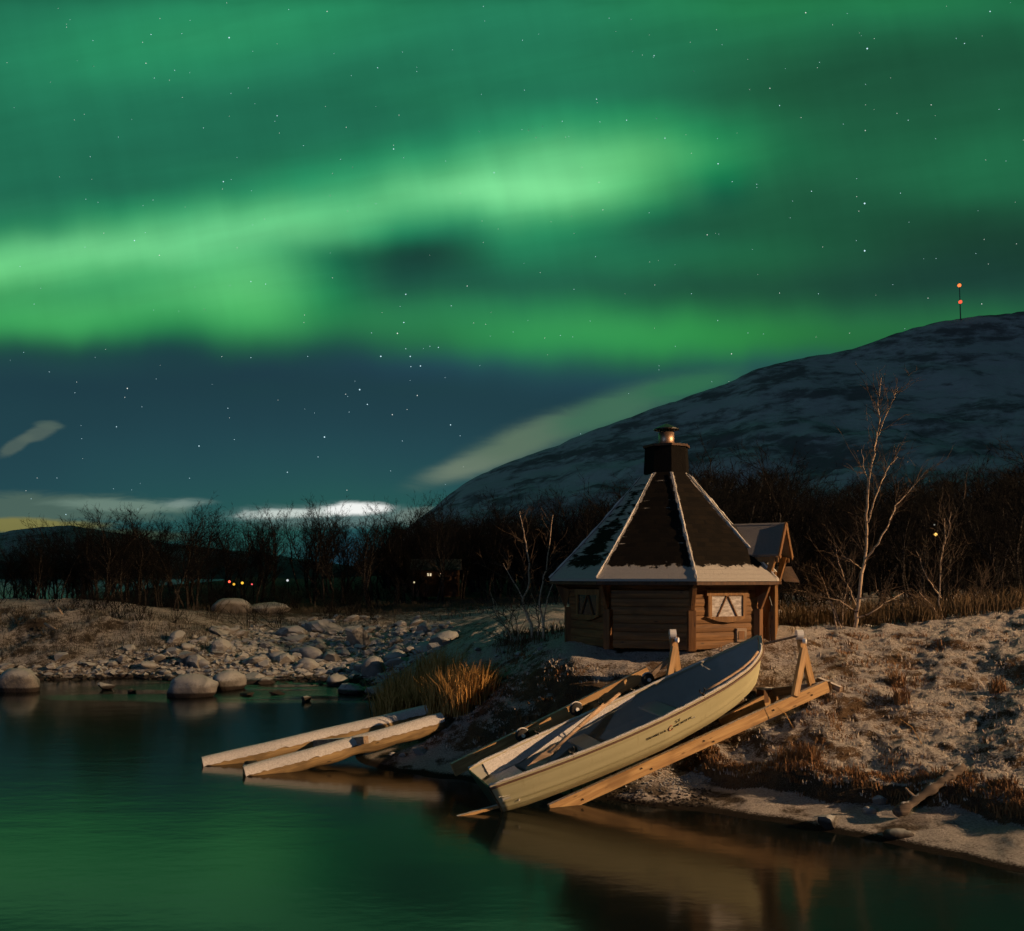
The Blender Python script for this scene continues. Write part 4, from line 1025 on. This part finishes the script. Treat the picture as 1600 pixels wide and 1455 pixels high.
big(52, 1052, 60, 18, RM_A[1], 'flat pale stone on the shore behind the left boulder', 0.1)
big(1296, 1292, 52, 24, RM_A[3], 'rounded snow-covered stone at the edge of the right beach', 0.06)
big(1376, 1258, 30, 20, RM_A[7], 'pale stone lodged under the turf edge above the right beach', None)
big(1360, 1272, 24, 12, RM_R[0], 'small snow-covered hump of stone on the right beach', None)
big(1410, 1312, 46, 14, RM_R[2], 'low snow-covered stone at the right beach waterline', 0.04)
big(655, 1180, 36, 16, RM_A[5], 'snow-dusted stone on the shore right of the log slipway', None)
big(360, 958, 62, 24, RM_R[2], 'big snowy boulder far back under the left bare trees', None)
big(415, 958, 60, 22, RM_R[4], 'second snowy boulder far back, right of the bigger one', None)
big(800, 1085, 18, 14, RM_A[2], 'small pointed pale stone on the snowy slope right of the golden grass', None)
cnt = 0; tries = 0
while cnt < 285 and tries < 6000:
    tries += 1
    px = rng.uniform(-40, 850); d = math.exp(rng.uniform(math.log(30.5), math.log(50))); x = (px - 800) / F * d; z = tz(x, d)
    lim = 0.35 + 0.9 * min(1, max(0, (px - 60) / 300))
    if z < -0.12 or z > lim + 0.25: continue
    s = rng.choice([0.13, 0.16, 0.19, 0.24, 0.30, 0.38, 0.48]) * rng.uniform(0.85, 1.2) * (1 if px > 200 else 0.75)
    stone(rng.choice(RM_A + RM_R[:2]), x, d, z + s * 0.22, s * rng.uniform(0.8, 1.35), s * rng.uniform(0.8, 1.2), s * rng.uniform(0.55, 1.0), rng.uniform(0, 6.3),
          'grey snow-dusted stone among the many lying on the far shore', 'stones on the far shore', rng.uniform(-0.4, 0.4)); cnt += 1
cnt = 0; tries = 0
while cnt < 34 and tries < 3000:
    tries += 1; px = rng.uniform(600, 880); d = rng.uniform(16.4, 26); x = (px - 800) / F * d; z = tz(x, d)
    if z < 0.03 or (px > 780 and d < 18.5): continue
    s = rng.uniform(0.05, 0.13)
    stone(rng.choice(RM_A), x, d, z + s * 0.2, s * 1.2, s, s * 0.7, rng.uniform(0, 6), 'small snow-dusted stone among those scattered around the golden grass', 'small stones around the golden grass'); cnt += 1
def pebbles():
    q = MB(); base = [(v.co.x, v.co.y, v.co.z) for v in rock_mesh(300, True, 1).vertices]; fc = [tuple(p.vertices) for p in rock_mesh(301, True, 1).polygons]
    def put(x, y, z, s):
        o = len(q.v); a = rng.uniform(0, 6.3); ca, sa = math.cos(a), math.sin(a); k = rng.uniform(0.5, 0.9)
        q.v += [(x + s * (p[0] * ca - p[1] * sa), y + s * (p[0] * sa + p[1] * ca), z + s * k * p[2]) for p in base]; q.f += [tuple(o + i for i in f) for f in fc]
    n = 0
    while n < 7000:
        px = rng.uniform(-40, 830); d = math.exp(rng.uniform(math.log(30), math.log(46))); x = (px - 800) / F * d; z = tz(x, d)
        n += 1
        if -0.05 < z < 0.4 + 0.85 * min(1, max(0, (px - 60) / 300)): put(x, d, z + 0.02, rng.choice([0.06, 0.09, 0.13, 0.19]) * rng.uniform(0.8, 1.3))
    for _ in range(900):
        px = rng.uniform(880, 1110); d = rng.uniform(14.4, 16.2); x = (px - 800) / F * d; z = tz(x, d)
        if 0.02 < z < 0.42: put(x, d, z + 0.008, rng.uniform(0.015, 0.045))
    tag(q.build('pebbles', M['rock']), 'small pebbles and gravel filling the gaps along the shores', 'pebbles', kind='stuff')
pebbles()

# ------------------------------------------------------------------ bare trees
def grow(q, tw, p, d, L, r, depth, rr, sides, droop=0.0, spread=0.6, dens=2.6, tmin=0.006):
    """one limb with side branches; thick limbs go to q, twigs to tw"""
    n = max(2, int(L / 0.45)) if depth < 2 else 3; pts = [p.copy()]; rad_ = [r]; dd = d.copy()
    for k in range(n):
        dd = (dd + Vector((rr.gauss(0, 1), rr.gauss(0, 1), rr.gauss(0, 0.6))) * 0.13 + Vector((0, 0, 0.06 - droop * depth * 0.05))).normalized()
        pts.append(pts[-1] + dd * (L / n)); rad_.append(r * (1 - 0.82 * (k + 1) / n))
    (q if depth == 0 or (depth == 1 and r > 0.028) else tw).tube(pts, rad_, sides if depth == 0 else (4 if depth == 1 else 3), False)
    if depth >= 3: return
    nb = {0: int(L * dens), 1: max(3, int(L * 3.8)), 2: max(2, int(L * 4.6))}[depth]
    for _ in range(nb):
        f = rr.uniform(0.22 if depth == 0 else 0.15, 0.99); i = min(int(f * n), n - 1); b = pts[i].lerp(pts[i + 1], f * n - i)
        t = (pts[i + 1] - pts[i]).normalized(); a = Vector((rr.gauss(0, 1), rr.gauss(0, 1), rr.gauss(0, 0.5))); a = (a - t * a.dot(t)).normalized()
        nd = (t * rr.uniform(0.55, 1.0) + a * spread * rr.uniform(0.6, 1.3)).normalized()
        grow(q, tw, b, nd, L * (1 - 0.55 * f) * rr.uniform(0.28, 0.5) if depth == 0 else L * rr.uniform(0.3, 0.55), max(rad_[i] * rr.uniform(0.35, 0.6), tmin), depth + 1, rr, sides, droop, spread, dens, tmin)

def tree_variant(seed, H, stems, mt, mw, thick=1.0, twig_min=1.0, spread=0.6):
    rr = random.Random(seed); q, tw = MB(), MB()
    for s in range(stems):
        lean = Vector((rr.gauss(0, 0.16), rr.gauss(0, 0.16), 1)) if stems > 1 else Vector((rr.gauss(0, 0.06), rr.gauss(0, 0.06), 1))
        grow(q, tw, Vector((rr.gauss(0, 0.12) * (stems > 1), rr.gauss(0, 0.12) * (stems > 1), -0.2)), lean.normalized(), H * rr.uniform(0.8, 1.0), 0.055 * thick * H / 6, 0, rr, 6, 0.2, spread, 4.2, 0.010)
    root = bpy.data.objects.new('bare_tree', None)
    a = q.build('trunk', mt, None, True); b = tw.build('crown', mw, None)
    return a.data, b.data, a, b
def twigs_wide(me, w): pass
VAR = []
for k in range(8):
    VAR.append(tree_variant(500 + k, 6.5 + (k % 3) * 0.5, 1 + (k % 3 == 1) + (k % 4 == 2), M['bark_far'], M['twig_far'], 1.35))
NEARV = []
for k in range(3):
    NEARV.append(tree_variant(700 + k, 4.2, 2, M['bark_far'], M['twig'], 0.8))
BUSH = []
for k in range(4):
    rr = random.Random(800 + k); q, tw = MB(), MB()
    for s in range(7):
        grow(q, tw, Vector((rr.gauss(0, 0.15), rr.gauss(0, 0.15), -0.05)), Vector((rr.gauss(0, 0.55), rr.gauss(0, 0.55), 1)).normalized(), rr.uniform(1.0, 1.7), 0.018, 1, rr, 4, 0.1, 0.6)
    q.v += tw.v[:0]
    BUSH.append(tw.build('bare_bush', M['twig_far']))
for tup in VAR + NEARV:
    for o in tup[2:]: bpy.data.objects.remove(o, do_unlink=True)
BUSHD = [o.data for o in BUSH]
for o in BUSH: bpy.data.objects.remove(o, do_unlink=True)

def plant_tree(var, x, y, z, s, label, group, rz=None, name='bare_tree', sz=1.0):
    r = thing(name, label, 'tree', (x, y, z), group, rng.uniform(0, 6.3) if rz is None else rz); r.scale = (s, s, s * sz)
    for nm, me in (('trunk', var[0]), ('crown', var[1])):
        c = bpy.data.objects.new(nm, me); col.objects.link(c); c.parent = r
    return r
def plant_bush(x, y, z, s, label, group):
    o = bpy.data.objects.new('bare_bush', rng.choice(BUSHD)); col.objects.link(o); o.location = (x, y, z); o.scale = (s, s, s); o.rotation_euler = (0, 0, rng.uniform(0, 6.3)); tag(o, label, 'bush', group)

def top_line(px):      # tree tops in the photo
    return float(np.interp(px, [-60, 0, 60, 110, 170, 230, 300, 340, 400, 450, 520, 600, 660, 720, 780, 840, 900, 960, 1080, 1130, 1200, 1260, 1330, 1400, 1480, 1560, 1620, 1700],
                           [850, 850, 838, 818, 812, 815, 795, 815, 812, 800, 800, 800, 800, 795, 790, 795, 770, 760, 720, 712, 705, 742, 745, 735, 725, 720, 712, 700]))
def tree_at(px, d, var, label, group, jit=1.0):
    x = (px - 800) / F * d; z = tz(x, d)
    if z < 0.1: return False
    zt = CH + (YH - top_line(px)) / F * d; h = (zt - z) * jit
    plant_tree(var, x, d, z, max(0.35, h / 6.6), label, group); return True
GA = 'bare trees beyond the stony shore'; LA = 'dark leafless tree in the row behind the stony shore'
for _ in range(34):
    tree_at(rng.uniform(20, 340), rng.uniform(44, 60), rng.choice(VAR), LA, GA, rng.choice([0.7, 0.85, 0.95, 1.0, 1.04]))
n = 0
while n < 125:
    px = rng.choice([rng.uniform(90, 620), rng.uniform(350, 900), rng.uniform(600, 900)]) if n > 6 else rng.uniform(-30, 100)
    d = rng.uniform(56, 92) if px > 200 else rng.uniform(44, 58)
    if 315 < px < 345 and rng.random() < 0.8: continue
    if tree_at(px, d, rng.choice(VAR), LA, GA, rng.choice([0.6, 0.78, 0.92, 1.0, 1.03, 1.06])): n += 1
    else: n += 0.2
GB = 'bare trees behind the hut and right bank'; LB = 'dark leafless tree in the thicket behind the hut and right bank'
n = 0
while n < 140:
    px = rng.uniform(900, 1680); d = rng.uniform(31, 58)
    if tree_at(px, d, rng.choice(VAR), LB, GB, rng.choice([0.5, 0.65, 0.8, 0.9, 0.97, 1.02])): n += 1
def far_wood():
    """the wood farther back, which reads as one dark mass"""
    q = MB(); var = []
    for k in range(5):
        rr = random.Random(900 + k); t1 = MB(); p0 = Vector((0, 0, -0.3))
        for s_ in range(3):
            d0 = Vector((rr.gauss(0, 0.14), rr.gauss(0, 0.14), 1)).normalized(); t1.tube([p0, p0 + d0 * 3, p0 + d0 * 6.2], [0.10, 0.06, 0.012], 3, False)
            for _ in range(46):
                f = rr.uniform(0.1, 0.97); b = p0 + d0 * 6.2 * f; a_ = Vector((rr.gauss(0, 1), rr.gauss(0, 1), rr.uniform(0.6, 2.0))).normalized(); L = rr.uniform(0.5, 1.7) * (1.15 - 0.7 * f)
                t1.tube([b, b + a_ * L * 0.5 + Vector((0, 0, 0.05)), b + a_ * L + Vector((rr.gauss(0, .1), rr.gauss(0, .1), 0.15))], [0.034, 0.024, 0.008], 3, False)
        var.append((np.array(t1.v), t1.f))
    V, Fs = [], []; o = 0
    for _ in range(420):
        px = rng.uniform(600, 1690)
        if px < 900:
            d = rng.uniform(88, 130)
        else: d = rng.uniform(56, 85)
        x = (px - 800) / F * d; z = tz(x, d)
        if z < 0.2: continue
        h = ((YH - top_line(px)) / F * d + CH - z) * rng.uniform(0.55, 0.95) / 6.2
        if px < 900: h *= 0.9
        v, f = rng.choice(var); an = rng.uniform(0, 6.3); c_, s_ = math.cos(an), math.sin(an)
        w_ = max(h, 0.9)
        V.append(np.stack([x + w_ * (v[:, 0] * c_ - v[:, 1] * s_), d + w_ * (v[:, 0] * s_ + v[:, 1] * c_), z + h * v[:, 2]], 1)); Fs += [tuple(i + o for i in p) for p in f]; o += len(v)
    q.v = [tuple(p) for p in np.concatenate(V)]; q.f = Fs
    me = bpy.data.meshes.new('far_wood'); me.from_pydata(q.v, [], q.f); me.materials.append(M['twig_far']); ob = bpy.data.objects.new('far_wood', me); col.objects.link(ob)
    tag(ob, 'dense dark bare wood standing far back as one mass', 'wood', kind='stuff')
far_wood()
GC = 'bare bushes under the trees'; LC = 'dark leafless bush growing under the row of bare trees'
for _ in range(30):
    px = rng.uniform(-30, 300); d = rng.uniform(38.5, 44); x = (px - 800) / F * d; plant_bush(x, d, tz(x, d), rng.uniform(0.4, 0.9), LC, GC)
n = 0
while n < 190:
    px = rng.choice([rng.uniform(-30, 1650), rng.uniform(120, 620)]); d = rng.uniform(46, 78) if px < 900 else rng.uniform(24, 42); x = (px - 800) / F * d; z = tz(x, d)
    if z < 0.9 or abs(px - 1330) < 12: continue
    plant_bush(x, d, z, rng.uniform(0.7, 1.6) * (1 if d > 30 else 0.8) * (0.85 if px < 600 else 1), LC, GC); n += 1

def path_tree(name, label, base, stems, mt, mw, seed, twigs=0.5, leaves=0):
    """tree whose stems follow given points (photo columns/rows at distance d)"""
    rr = random.Random(seed); q, tw, lf = MB(), MB(), MB(); tops = []
    bx = P(*base)
    for pts, d, r0, r1 in stems:
        pp = [P(a, b, d + 0.25 * math.sin(k * 1.3 + seed)) - bx for k, (a, b) in enumerate(pts)]
        fine = []
        for i in range(len(pp) - 1):
            for s in range(4): fine.append(pp[i].lerp(pp[i + 1], s / 4) + Vector((rr.gauss(0, 1), rr.gauss(0, 1), 0)) * 0.012)
        fine.append(pp[-1]); n = len(fine); rd = [r0 + (r1 - r0) * i / (n - 1) for i in range(n)]
        q.tube(fine, rd, 8 if r0 > 0.03 else 5, False)
        Ltot = sum((fine[i + 1] - fine[i]).length for i in range(n - 1))
        for _ in range(int(Ltot * 9 * twigs)):
            f = rr.uniform(0.25, 1.0); i = min(int(f * (n - 1)), n - 2); t = (fine[i + 1] - fine[i]).normalized()
            a = Vector((rr.gauss(0, 1), rr.gauss(0, 1), rr.gauss(0, 0.4))); a = (a - t * a.dot(t)).normalized()
            grow(tw, tw, fine[i], (t * 0.8 + a * 0.6).normalized(), rr.uniform(0.35, 1.0) * (1.25 - 0.5 * f), 0.009, 2 if rr.random() < 0.7 else 1, rr, 3, 0.3, 0.55)
        tops.append(fine[-1])
    for _ in range(leaves):
        p = rr.choice(tops) + Vector((rr.gauss(0, 0.12), rr.gauss(0, 0.12), rr.gauss(-0.1, 0.22))); o = len(lf.v); s = 0.022
        a = Vector((rr.gauss(0, 1), rr.gauss(0, 1), rr.gauss(0, 1))).normalized() * s; b = Vector((rr.gauss(0, 1), rr.gauss(0, 1), rr.gauss(0, 1))).normalized() * s
        lf.v += [tuple(p), tuple(p + a), tuple(p + a + b), tuple(p + b)]; lf.f += [(o, o + 1, o + 2, o + 3)]
    r = thing(name, label, 'tree', bx); q.build('trunk', mt, r, True); tw.build('crown', mw, r)
    if leaves: lf.build('withered_leaves', M['leaf'], r)
    return r
path_tree('birch', 'tall pale birch standing alone on the bank right of the hut', (1335, 996, 20.2),
          [([(1335, 998), (1338, 960), (1346, 905), (1352, 870), (1355, 815), (1355, 770), (1362, 730), (1367, 690), (1373, 665), (1372, 630), (1377, 590)], 20.2, 0.044, 0.008),
           ([(1350, 875), (1372, 850), (1388, 820), (1400, 790), (1425, 762), (1447, 735)], 20.2, 0.026, 0.006), ([(1356, 816), (1364, 785), (1378, 750), (1390, 728), (1403, 714)], 20.2, 0.022, 0.006),
           ([(1357, 752), (1350, 730), (1346, 702)], 20.1, 0.014, 0.005), ([(1372, 680), (1384, 650), (1396, 622), (1402, 607)], 20.3, 0.014, 0.005),
           ([(1338, 966), (1362, 958), (1390, 938), (1412, 926)], 19.9, 0.018, 0.006), ([(1336, 955), (1312, 938), (1282, 933)], 20.0, 0.014, 0.005), ([(1338, 945), (1324, 915), (1310, 880), (1306, 852)], 20.4, 0.016, 0.005),
           ([(1347, 890), (1330, 876), (1315, 868)], 20.3, 0.012, 0.004), ([(1342, 935), (1362, 932), (1372, 922)], 19.9, 0.014, 0.005)], M['birch'], M['twig'], 3, 0.75, 60)
path_tree('birch', 'crooked pale multi-stemmed birch close left of the hut', (838, 1006, 22.5),
          [([(832, 1006), (830, 978), (816, 938), (826, 918), (826, 870), (818, 830), (812, 800)], 22.5, 0.042, 0.008), ([(848, 1004), (850, 972), (842, 945), (850, 900), (858, 860), (864, 805)], 22.3, 0.036, 0.008),
           ([(848, 970), (856, 935), (864, 905)], 22.2, 0.024, 0.008), ([(818, 936), (800, 905), (786, 880)], 22.6, 0.018, 0.006), ([(840, 1005), (842, 975), (838, 950), (828, 920)], 22.6, 0.026, 0.01)], M['birch'], M['twig'], 5, 0.8)
path_tree('birch_shrub', 'small leaning pale birch shrub on the shore left of the crooked birch', (806, 1008, 23.0),
          [([(806, 1008), (792, 985), (775, 955), (766, 925)], 23.0, 0.028, 0.006), ([(808, 1006), (798, 975), (786, 962), (770, 935)], 23.2, 0.02, 0.006), ([(812, 1006), (806, 970), (800, 950)], 22.9, 0.018, 0.006), ([(806, 1004), (786, 1000), (772, 985)], 22.8, 0.016, 0.006)], M['birch'], M['twig'], 7, 0.9)
path_tree('birch', 'slender pale birch at the right, below the distant street lamp', (1477, 990, 21.0),
          [([(1477, 992), (1467, 940), (1470, 885), (1477, 845), (1476, 810)], 21.0, 0.024, 0.006), ([(1470, 935), (1450, 905), (1432, 862)], 21.2, 0.018, 0.005), ([(1476, 850), (1484, 825), (1486, 800)], 21.0, 0.014, 0.005), ([(1478, 985), (1455, 945), (1436, 925)], 20.8, 0.018, 0.006)], M['birch'], M['twig'], 9, 0.9)
path_tree('birch_shrub', 'spindly pale birch shrub between the hut porch and the tall birch', (1300, 1000, 20.5),
          [([(1280, 1000), (1272, 955), (1258, 925), (1235, 920)], 20.6, 0.016, 0.005), ([(1312, 1000), (1303, 960), (1290, 915), (1275, 880)], 20.4, 0.020, 0.005), ([(1320, 998), (1300, 940), (1268, 935)], 20.3, 0.016, 0.005), ([(1314, 998), (1318, 950), (1325, 905)], 20.6, 0.018, 0.005)], M['birch'], M['twig'], 11, 1.1)
path_tree('birch_shrub', 'sparse dim shrub at the far right foot of the thicket', (1527, 985, 22.5),
          [([(1527, 985), (1524, 945), (1538, 905)], 22.5, 0.018, 0.005), ([(1526, 980), (1532, 925), (1545, 880)], 22.7, 0.016, 0.005), ([(1528, 982), (1510, 950), (1500, 930)], 22.4, 0.014, 0.005)], M['twig'], M['twig'], 13, 1.1)
q = MB(); q.tube([P(70, 974, 37.0), P(88, 984, 36.8), P(105, 995, 36.5)], [0.05, 0.06, 0.04], 6); tag(q.build('fallen_branch', M['birch'], None, True), 'pale bent branch lying on the earth mound at the left', 'branch')
q = MB(); q.tube([P(86, 945, 38.0), P(98, 960, 37.6)], [0.03, 0.035], 6); tag(q.build('fallen_branch', M['birch'], None, True), 'short pale stick near the top of the left earth mound', 'branch')

# ------------------------------------------------------------------ grass
def grass(name, label, spots, mat):
    q = MB()
    for x, y, z, h, lean, n, spread in spots:
        for _ in range(n):
            a = rng.uniform(0, 6.28); r = spread * math.sqrt(rng.random()); px_, py_ = x + r * math.cos(a), y + r * math.sin(a); hh = h * rng.uniform(0.55, 1.15); w = rng.uniform(0.004, 0.008) * (1 + 0.02 * y)
            l = Vector((rng.gauss(lean, 0.30), rng.gauss(0, 0.28), 0)) * hh; b = rng.uniform(0, 3.14); sx, sy = math.cos(b) * w, math.sin(b) * w; o = len(q.v); z0 = z - 0.03
            m_ = (px_ + l.x * 0.4, py_ + l.y * 0.4, z0 + hh * 0.62)
            q.v += [(px_ - sx, py_ - sy, z0), (px_ + sx, py_ + sy, z0), (m_[0] + sx * .8, m_[1] + sy * .8, m_[2]), (m_[0] - sx * .8, m_[1] - sy * .8, m_[2]), (px_ + l.x, py_ + l.y, z0 + hh * (1 - 0.25 * min(1, l.length / hh)))]
            q.f += [(o, o + 1, o + 2, o + 3), (o + 3, o + 2, o + 4)]
    return tag(q.build(name, mat), label, 'grass', kind='stuff')
M['gold'] = flat_mat('golden_straw', (0.46, 0.26, 0.075), 0.8, 0, 0.35, 3)
M['rust'] = flat_mat('rusty_straw', (0.22, 0.11, 0.04), 0.8, 0, 0.4, 3)
sp_ = []
for px, d, h, n_, s in ((715, 19.0, 0.72, 420, 0.34), (740, 19.1, 0.66, 380, 0.30), (690, 19.4, 0.72, 380, 0.32), (760, 19.2, 0.5, 240, 0.25), (700, 20.5, 0.8, 300, 0.4), (660, 21.5, 0.75, 220, 0.4), (630, 22.5, 0.85, 260, 0.4), (612, 20.2, 0.8, 240, 0.3), (640, 20.2, 0.7, 240, 0.3), (610, 24.0, 0.7, 160, 0.4), (675, 22.8, 0.7, 200, 0.4), (600, 21.8, 0.8, 160, 0.3)):
    x = (px - 800) / F * d; sp_.append((x, d, max(0.0, tz(x, d)), h * 1.45, 0.05, int(n_ * 1.25), s))
grass('golden_grass', 'tall golden dry grass in tufts on the shore by the logs', sp_, M['gold'])
sp_ = []
for _ in range(330):      # turf edge above the beach
    u = rng.uniform((1075 - 800) / F, 0.66); d = float(np.interp(u, SU, SDp)) + rng.uniform(0.0, 0.5) ** 1.0; x = u * d; sp_.append((x, d, tz(x, d), rng.uniform(0.07, 0.17), -0.1, 22, 0.10))
for _ in range(1300):      # sparse tufts on the slope
    u = rng.uniform(0.18, 0.68); d = rng.uniform(13.5, 19.5); x = u * d; z = tz(x, d)
    if z < 0.5 or fbm(np.array(x * 0.9), np.array(d * 0.9), 77, 3) < 0.02: continue
    sp_.append((x, d, z, rng.uniform(0.04, 0.16), -0.1, 10, 0.10))
for _ in range(420):      # left of the boat
    u = rng.uniform(-0.13, 0.16); d = rng.uniform(16.6, 21.5); x = u * d; z = tz(x, d)
    if z < 0.45 or fbm(np.array(x * 0.9), np.array(d * 0.9), 77, 3) < -0.02: continue
    if (x - 3.48) ** 2 + (d - 20) ** 2 < 7.5: continue
    sp_.append((x, d, z, rng.uniform(0.04, 0.15), -0.1, 10, 0.10))
for px, py, d in ((1410, 1055, 16.2), (1402, 1025, 17.2), (1250, 1195, 15.0), (1225, 1190, 15.1), (1270, 1200, 14.8), (1560, 1050, 16.4)):
    x = (px - 800) / F * d; sp_.append((x, d, tz(x, d), 0.36, -0.05, 90, 0.14))
fr_ = []
for _ in range(2600):     # frosted blades poking through the snow
    u = rng.uniform(-0.10, 0.68); d = rng.uniform(13.0, 20.0); x = u * d; z = tz(x, d)
    if z < 0.35 or (x - 3.48) ** 2 + (d - 20) ** 2 < 7.0: continue
    fr_.append((x, d, z, rng.uniform(0.03, 0.10), -0.1, 11, 0.12))
M['frost'] = flat_mat('frosted_straw', (0.52, 0.45, 0.37), 0.9, 0, 0.4, 6)
grass('frosted_grass', 'short frosted grass blades poking through the thin snow', fr_, M['frost'])
grass('brown_grass', 'rusty brown dead grass along the turf edge and slope', sp_, M['rust'])
sp_ = []
for _ in range(520):
    px = rng.uniform(1215, 1660); d = rng.uniform(20.5, 25); x = (px - 800) / F * d; sp_.append((x, d, tz(x, d), rng.uniform(0.3, 0.75), 0.0, 14, 0.25))
for _ in range(60):
    px = rng.uniform(780, 880); d = rng.uniform(21.5, 24); x = (px - 800) / F * d; sp_.append((x, d, tz(x, d), rng.uniform(0.15, 0.4), 0.0, 14, 0.25))
grass('dry_reeds', 'dim brown reeds and dead stems along the foot of the thicket', sp_, flat_mat('reed_straw', (0.10, 0.06, 0.022), 0.85, 0, 0.4, 3))
sp_ = []
for _ in range(420):
    px = rng.uniform(-30, 330); d = rng.uniform(34.5, 41); x = (px - 800) / F * d; z = tz(x, d)
    if z > 0.5: sp_.append((x, d, z, rng.uniform(0.12, 0.35), 0.0, 10, 0.4))
for _ in range(360):
    px = rng.uniform(300, 900); d = rng.uniform(44, 60); x = (px - 800) / F * d; z = tz(x, d)
    if z > 1.1: sp_.append((x, d, z, rng.uniform(0.2, 0.5), 0.0, 10, 0.5))
grass('heath', 'low dull heath covering the far bank and earth mound', sp_, flat_mat('heath_stems', (0.050, 0.043, 0.032), 0.9, 0, 0.4, 3))
for px, py0, py1, d, lab in ((1440, 1135, 1092, 14.9, 'single long dry stalk bent over the middle of the snowy slope'), (1240, 1090, 1075, 15.9, 'thin dry stalk beside the right slipway rail')):
    x = (px - 800) / F * d; z = tz(x, d); q = MB(); q.tube([(x, d, z), (x - 0.16, d, z + 0.28), (x - 0.36, d, z + 0.42)], [0.007, 0.006, 0.004], 4); tag(q.build('dry_stalk', M['gold']), lab, 'stalk')

# ------------------------------------------------------------------ far lights, mast
mast = thing('radio_mast', 'thin radio mast with two red warning lamps on the mountain ridge', 'mast', P(1501, 497, 2290))
def rel(px, py): return P(px, py, 2290) - P(1501, 497, 2290)
q = MB(); q.tube([rel(1501, 501), rel(1500, 472), rel(1499, 446)], [1.6, 1.2, 0.9], 6); q.build('pole', M['black_metal'], mast)
for px, py, c, s in ((1499, 446, (1.0, 0.20, 0.05), 1.7), (1500.5, 472, (1.0, 0.10, 0.05), 1.5)):
    bm = bmesh.new(); bmesh.ops.create_icosphere(bm, subdivisions=2, radius=4.6, matrix=Matrix.Translation(rel(px, py))); me = bpy.data.meshes.new('warning_lamp'); bm.to_mesh(me); bm.free(); me.materials.append(emit_mat('red_lamp', c, s)); o = bpy.data.objects.new('warning_lamp', me); col.objects.link(o); o.parent = mast
M['shade_black'] = flat_mat('shade_black_pole', (0.006, 0.006, 0.006), 1.0)  # near-black stands in for darkness, hiding poles the lamp would light up
M['shade_black'].node_tree.nodes['Principled BSDF'].inputs['Specular IOR Level'].default_value = 0.0
def lamp_post(px, py, d, name, label, c, s, r, zg):
    top = P(px, py, d); b = Vector((top.x, top.y, zg)); t = thing(name, label, 'lamp', b)
    q = MB(); q.tube([(0, 0, 0), (0, 0, top.z - zg), (0.0, -0.3, top.z - zg + 0.25)], [0.030, 0.024, 0.018], 6); q.build('pole', M['shade_black'], t)
    bm = bmesh.new(); bmesh.ops.create_icosphere(bm, subdivisions=2, radius=r, matrix=Matrix.Translation((0, -0.35, top.z - zg))); me = bpy.data.meshes.new('lamp'); bm.to_mesh(me); bm.free(); me.materials.append(emit_mat('lit_lamp', c, s)); o = bpy.data.objects.new('lamp', me); col.objects.link(o); o.parent = t
lamp_post(1455, 836, 33, 'street_lamp', 'lit yellow street lamp standing in the dark thicket on the right', (1.0, 0.58, 0.14), 1.7, 0.062, 2.7)
lamp_post(1453, 821, 33, 'street_lamp', 'faint white lamp just above the yellow street lamp on the right', (0.8, 0.8, 0.7), 0.35, 0.03, 2.7)
lamp_post(648, 910, 58, 'street_lamp', 'dim pale lamp low between the tree trunks left of the cabin lights', (1.0, 0.85, 0.5), 0.7, 0.06, 2.2)
lamp_post(451, 907, 70, 'street_lamp', 'tiny white lamp between the tree trunks right of the amber lights', (0.9, 0.95, 1.0), 0.8, 0.09, 1.8)
for px, py, c, s, r, lab in ((361, 909, (1.0, 0.10, 0.05), 2.2, 0.20, 'red signal lamp at the left end of the far amber lights'), (368, 913, (1.0, 0.55, 0.05), 1.0, 0.20, 'low amber lamp beside the far red signal lamp'), (381, 911, (1.0, 0.55, 0.05), 1.3, 0.22, 'brightest amber lamp among the far trees'), (396, 913, (1.0, 0.12, 0.12), 1.4, 0.13, 'small red lamp at the right end of the far amber lights')):
    lamp_post(px, py, 60, 'signal_lamp', lab, c, s, r * 0.42, tz((px - 800) / F * 60, 60))
cb_ = thing('cabin', 'dark cabin with lit windows far behind the bare trees', 'cabin', (P(682, 905, 64).x, 64, 2.4))
q = MB(); q.box((0, 0, 0.95), 3.2, 2.4, 1.9); q.build('wall', M['dark_trim'], cb_)
q = MB(); q.prism([(-1.8, -1.4, 1.92), (-1.8, 1.4, 1.92), (-1.8, 0, 2.7)], (3.6, 0, 0)); q.build('roof', flat_mat('snowy_cabin_roof', (0.06, 0.06, 0.06)), cb_)
for px in (671, 675, 690.5):
    q = MB(); q.box(((px - 682) / F * 62, -1.24, P(0, 898, 62.7).z - 2.4), 0.11, 0.05, 0.19); q.build('window', emit_mat('lit_window', (1.0, 0.80, 0.5), 0.9), cb_)
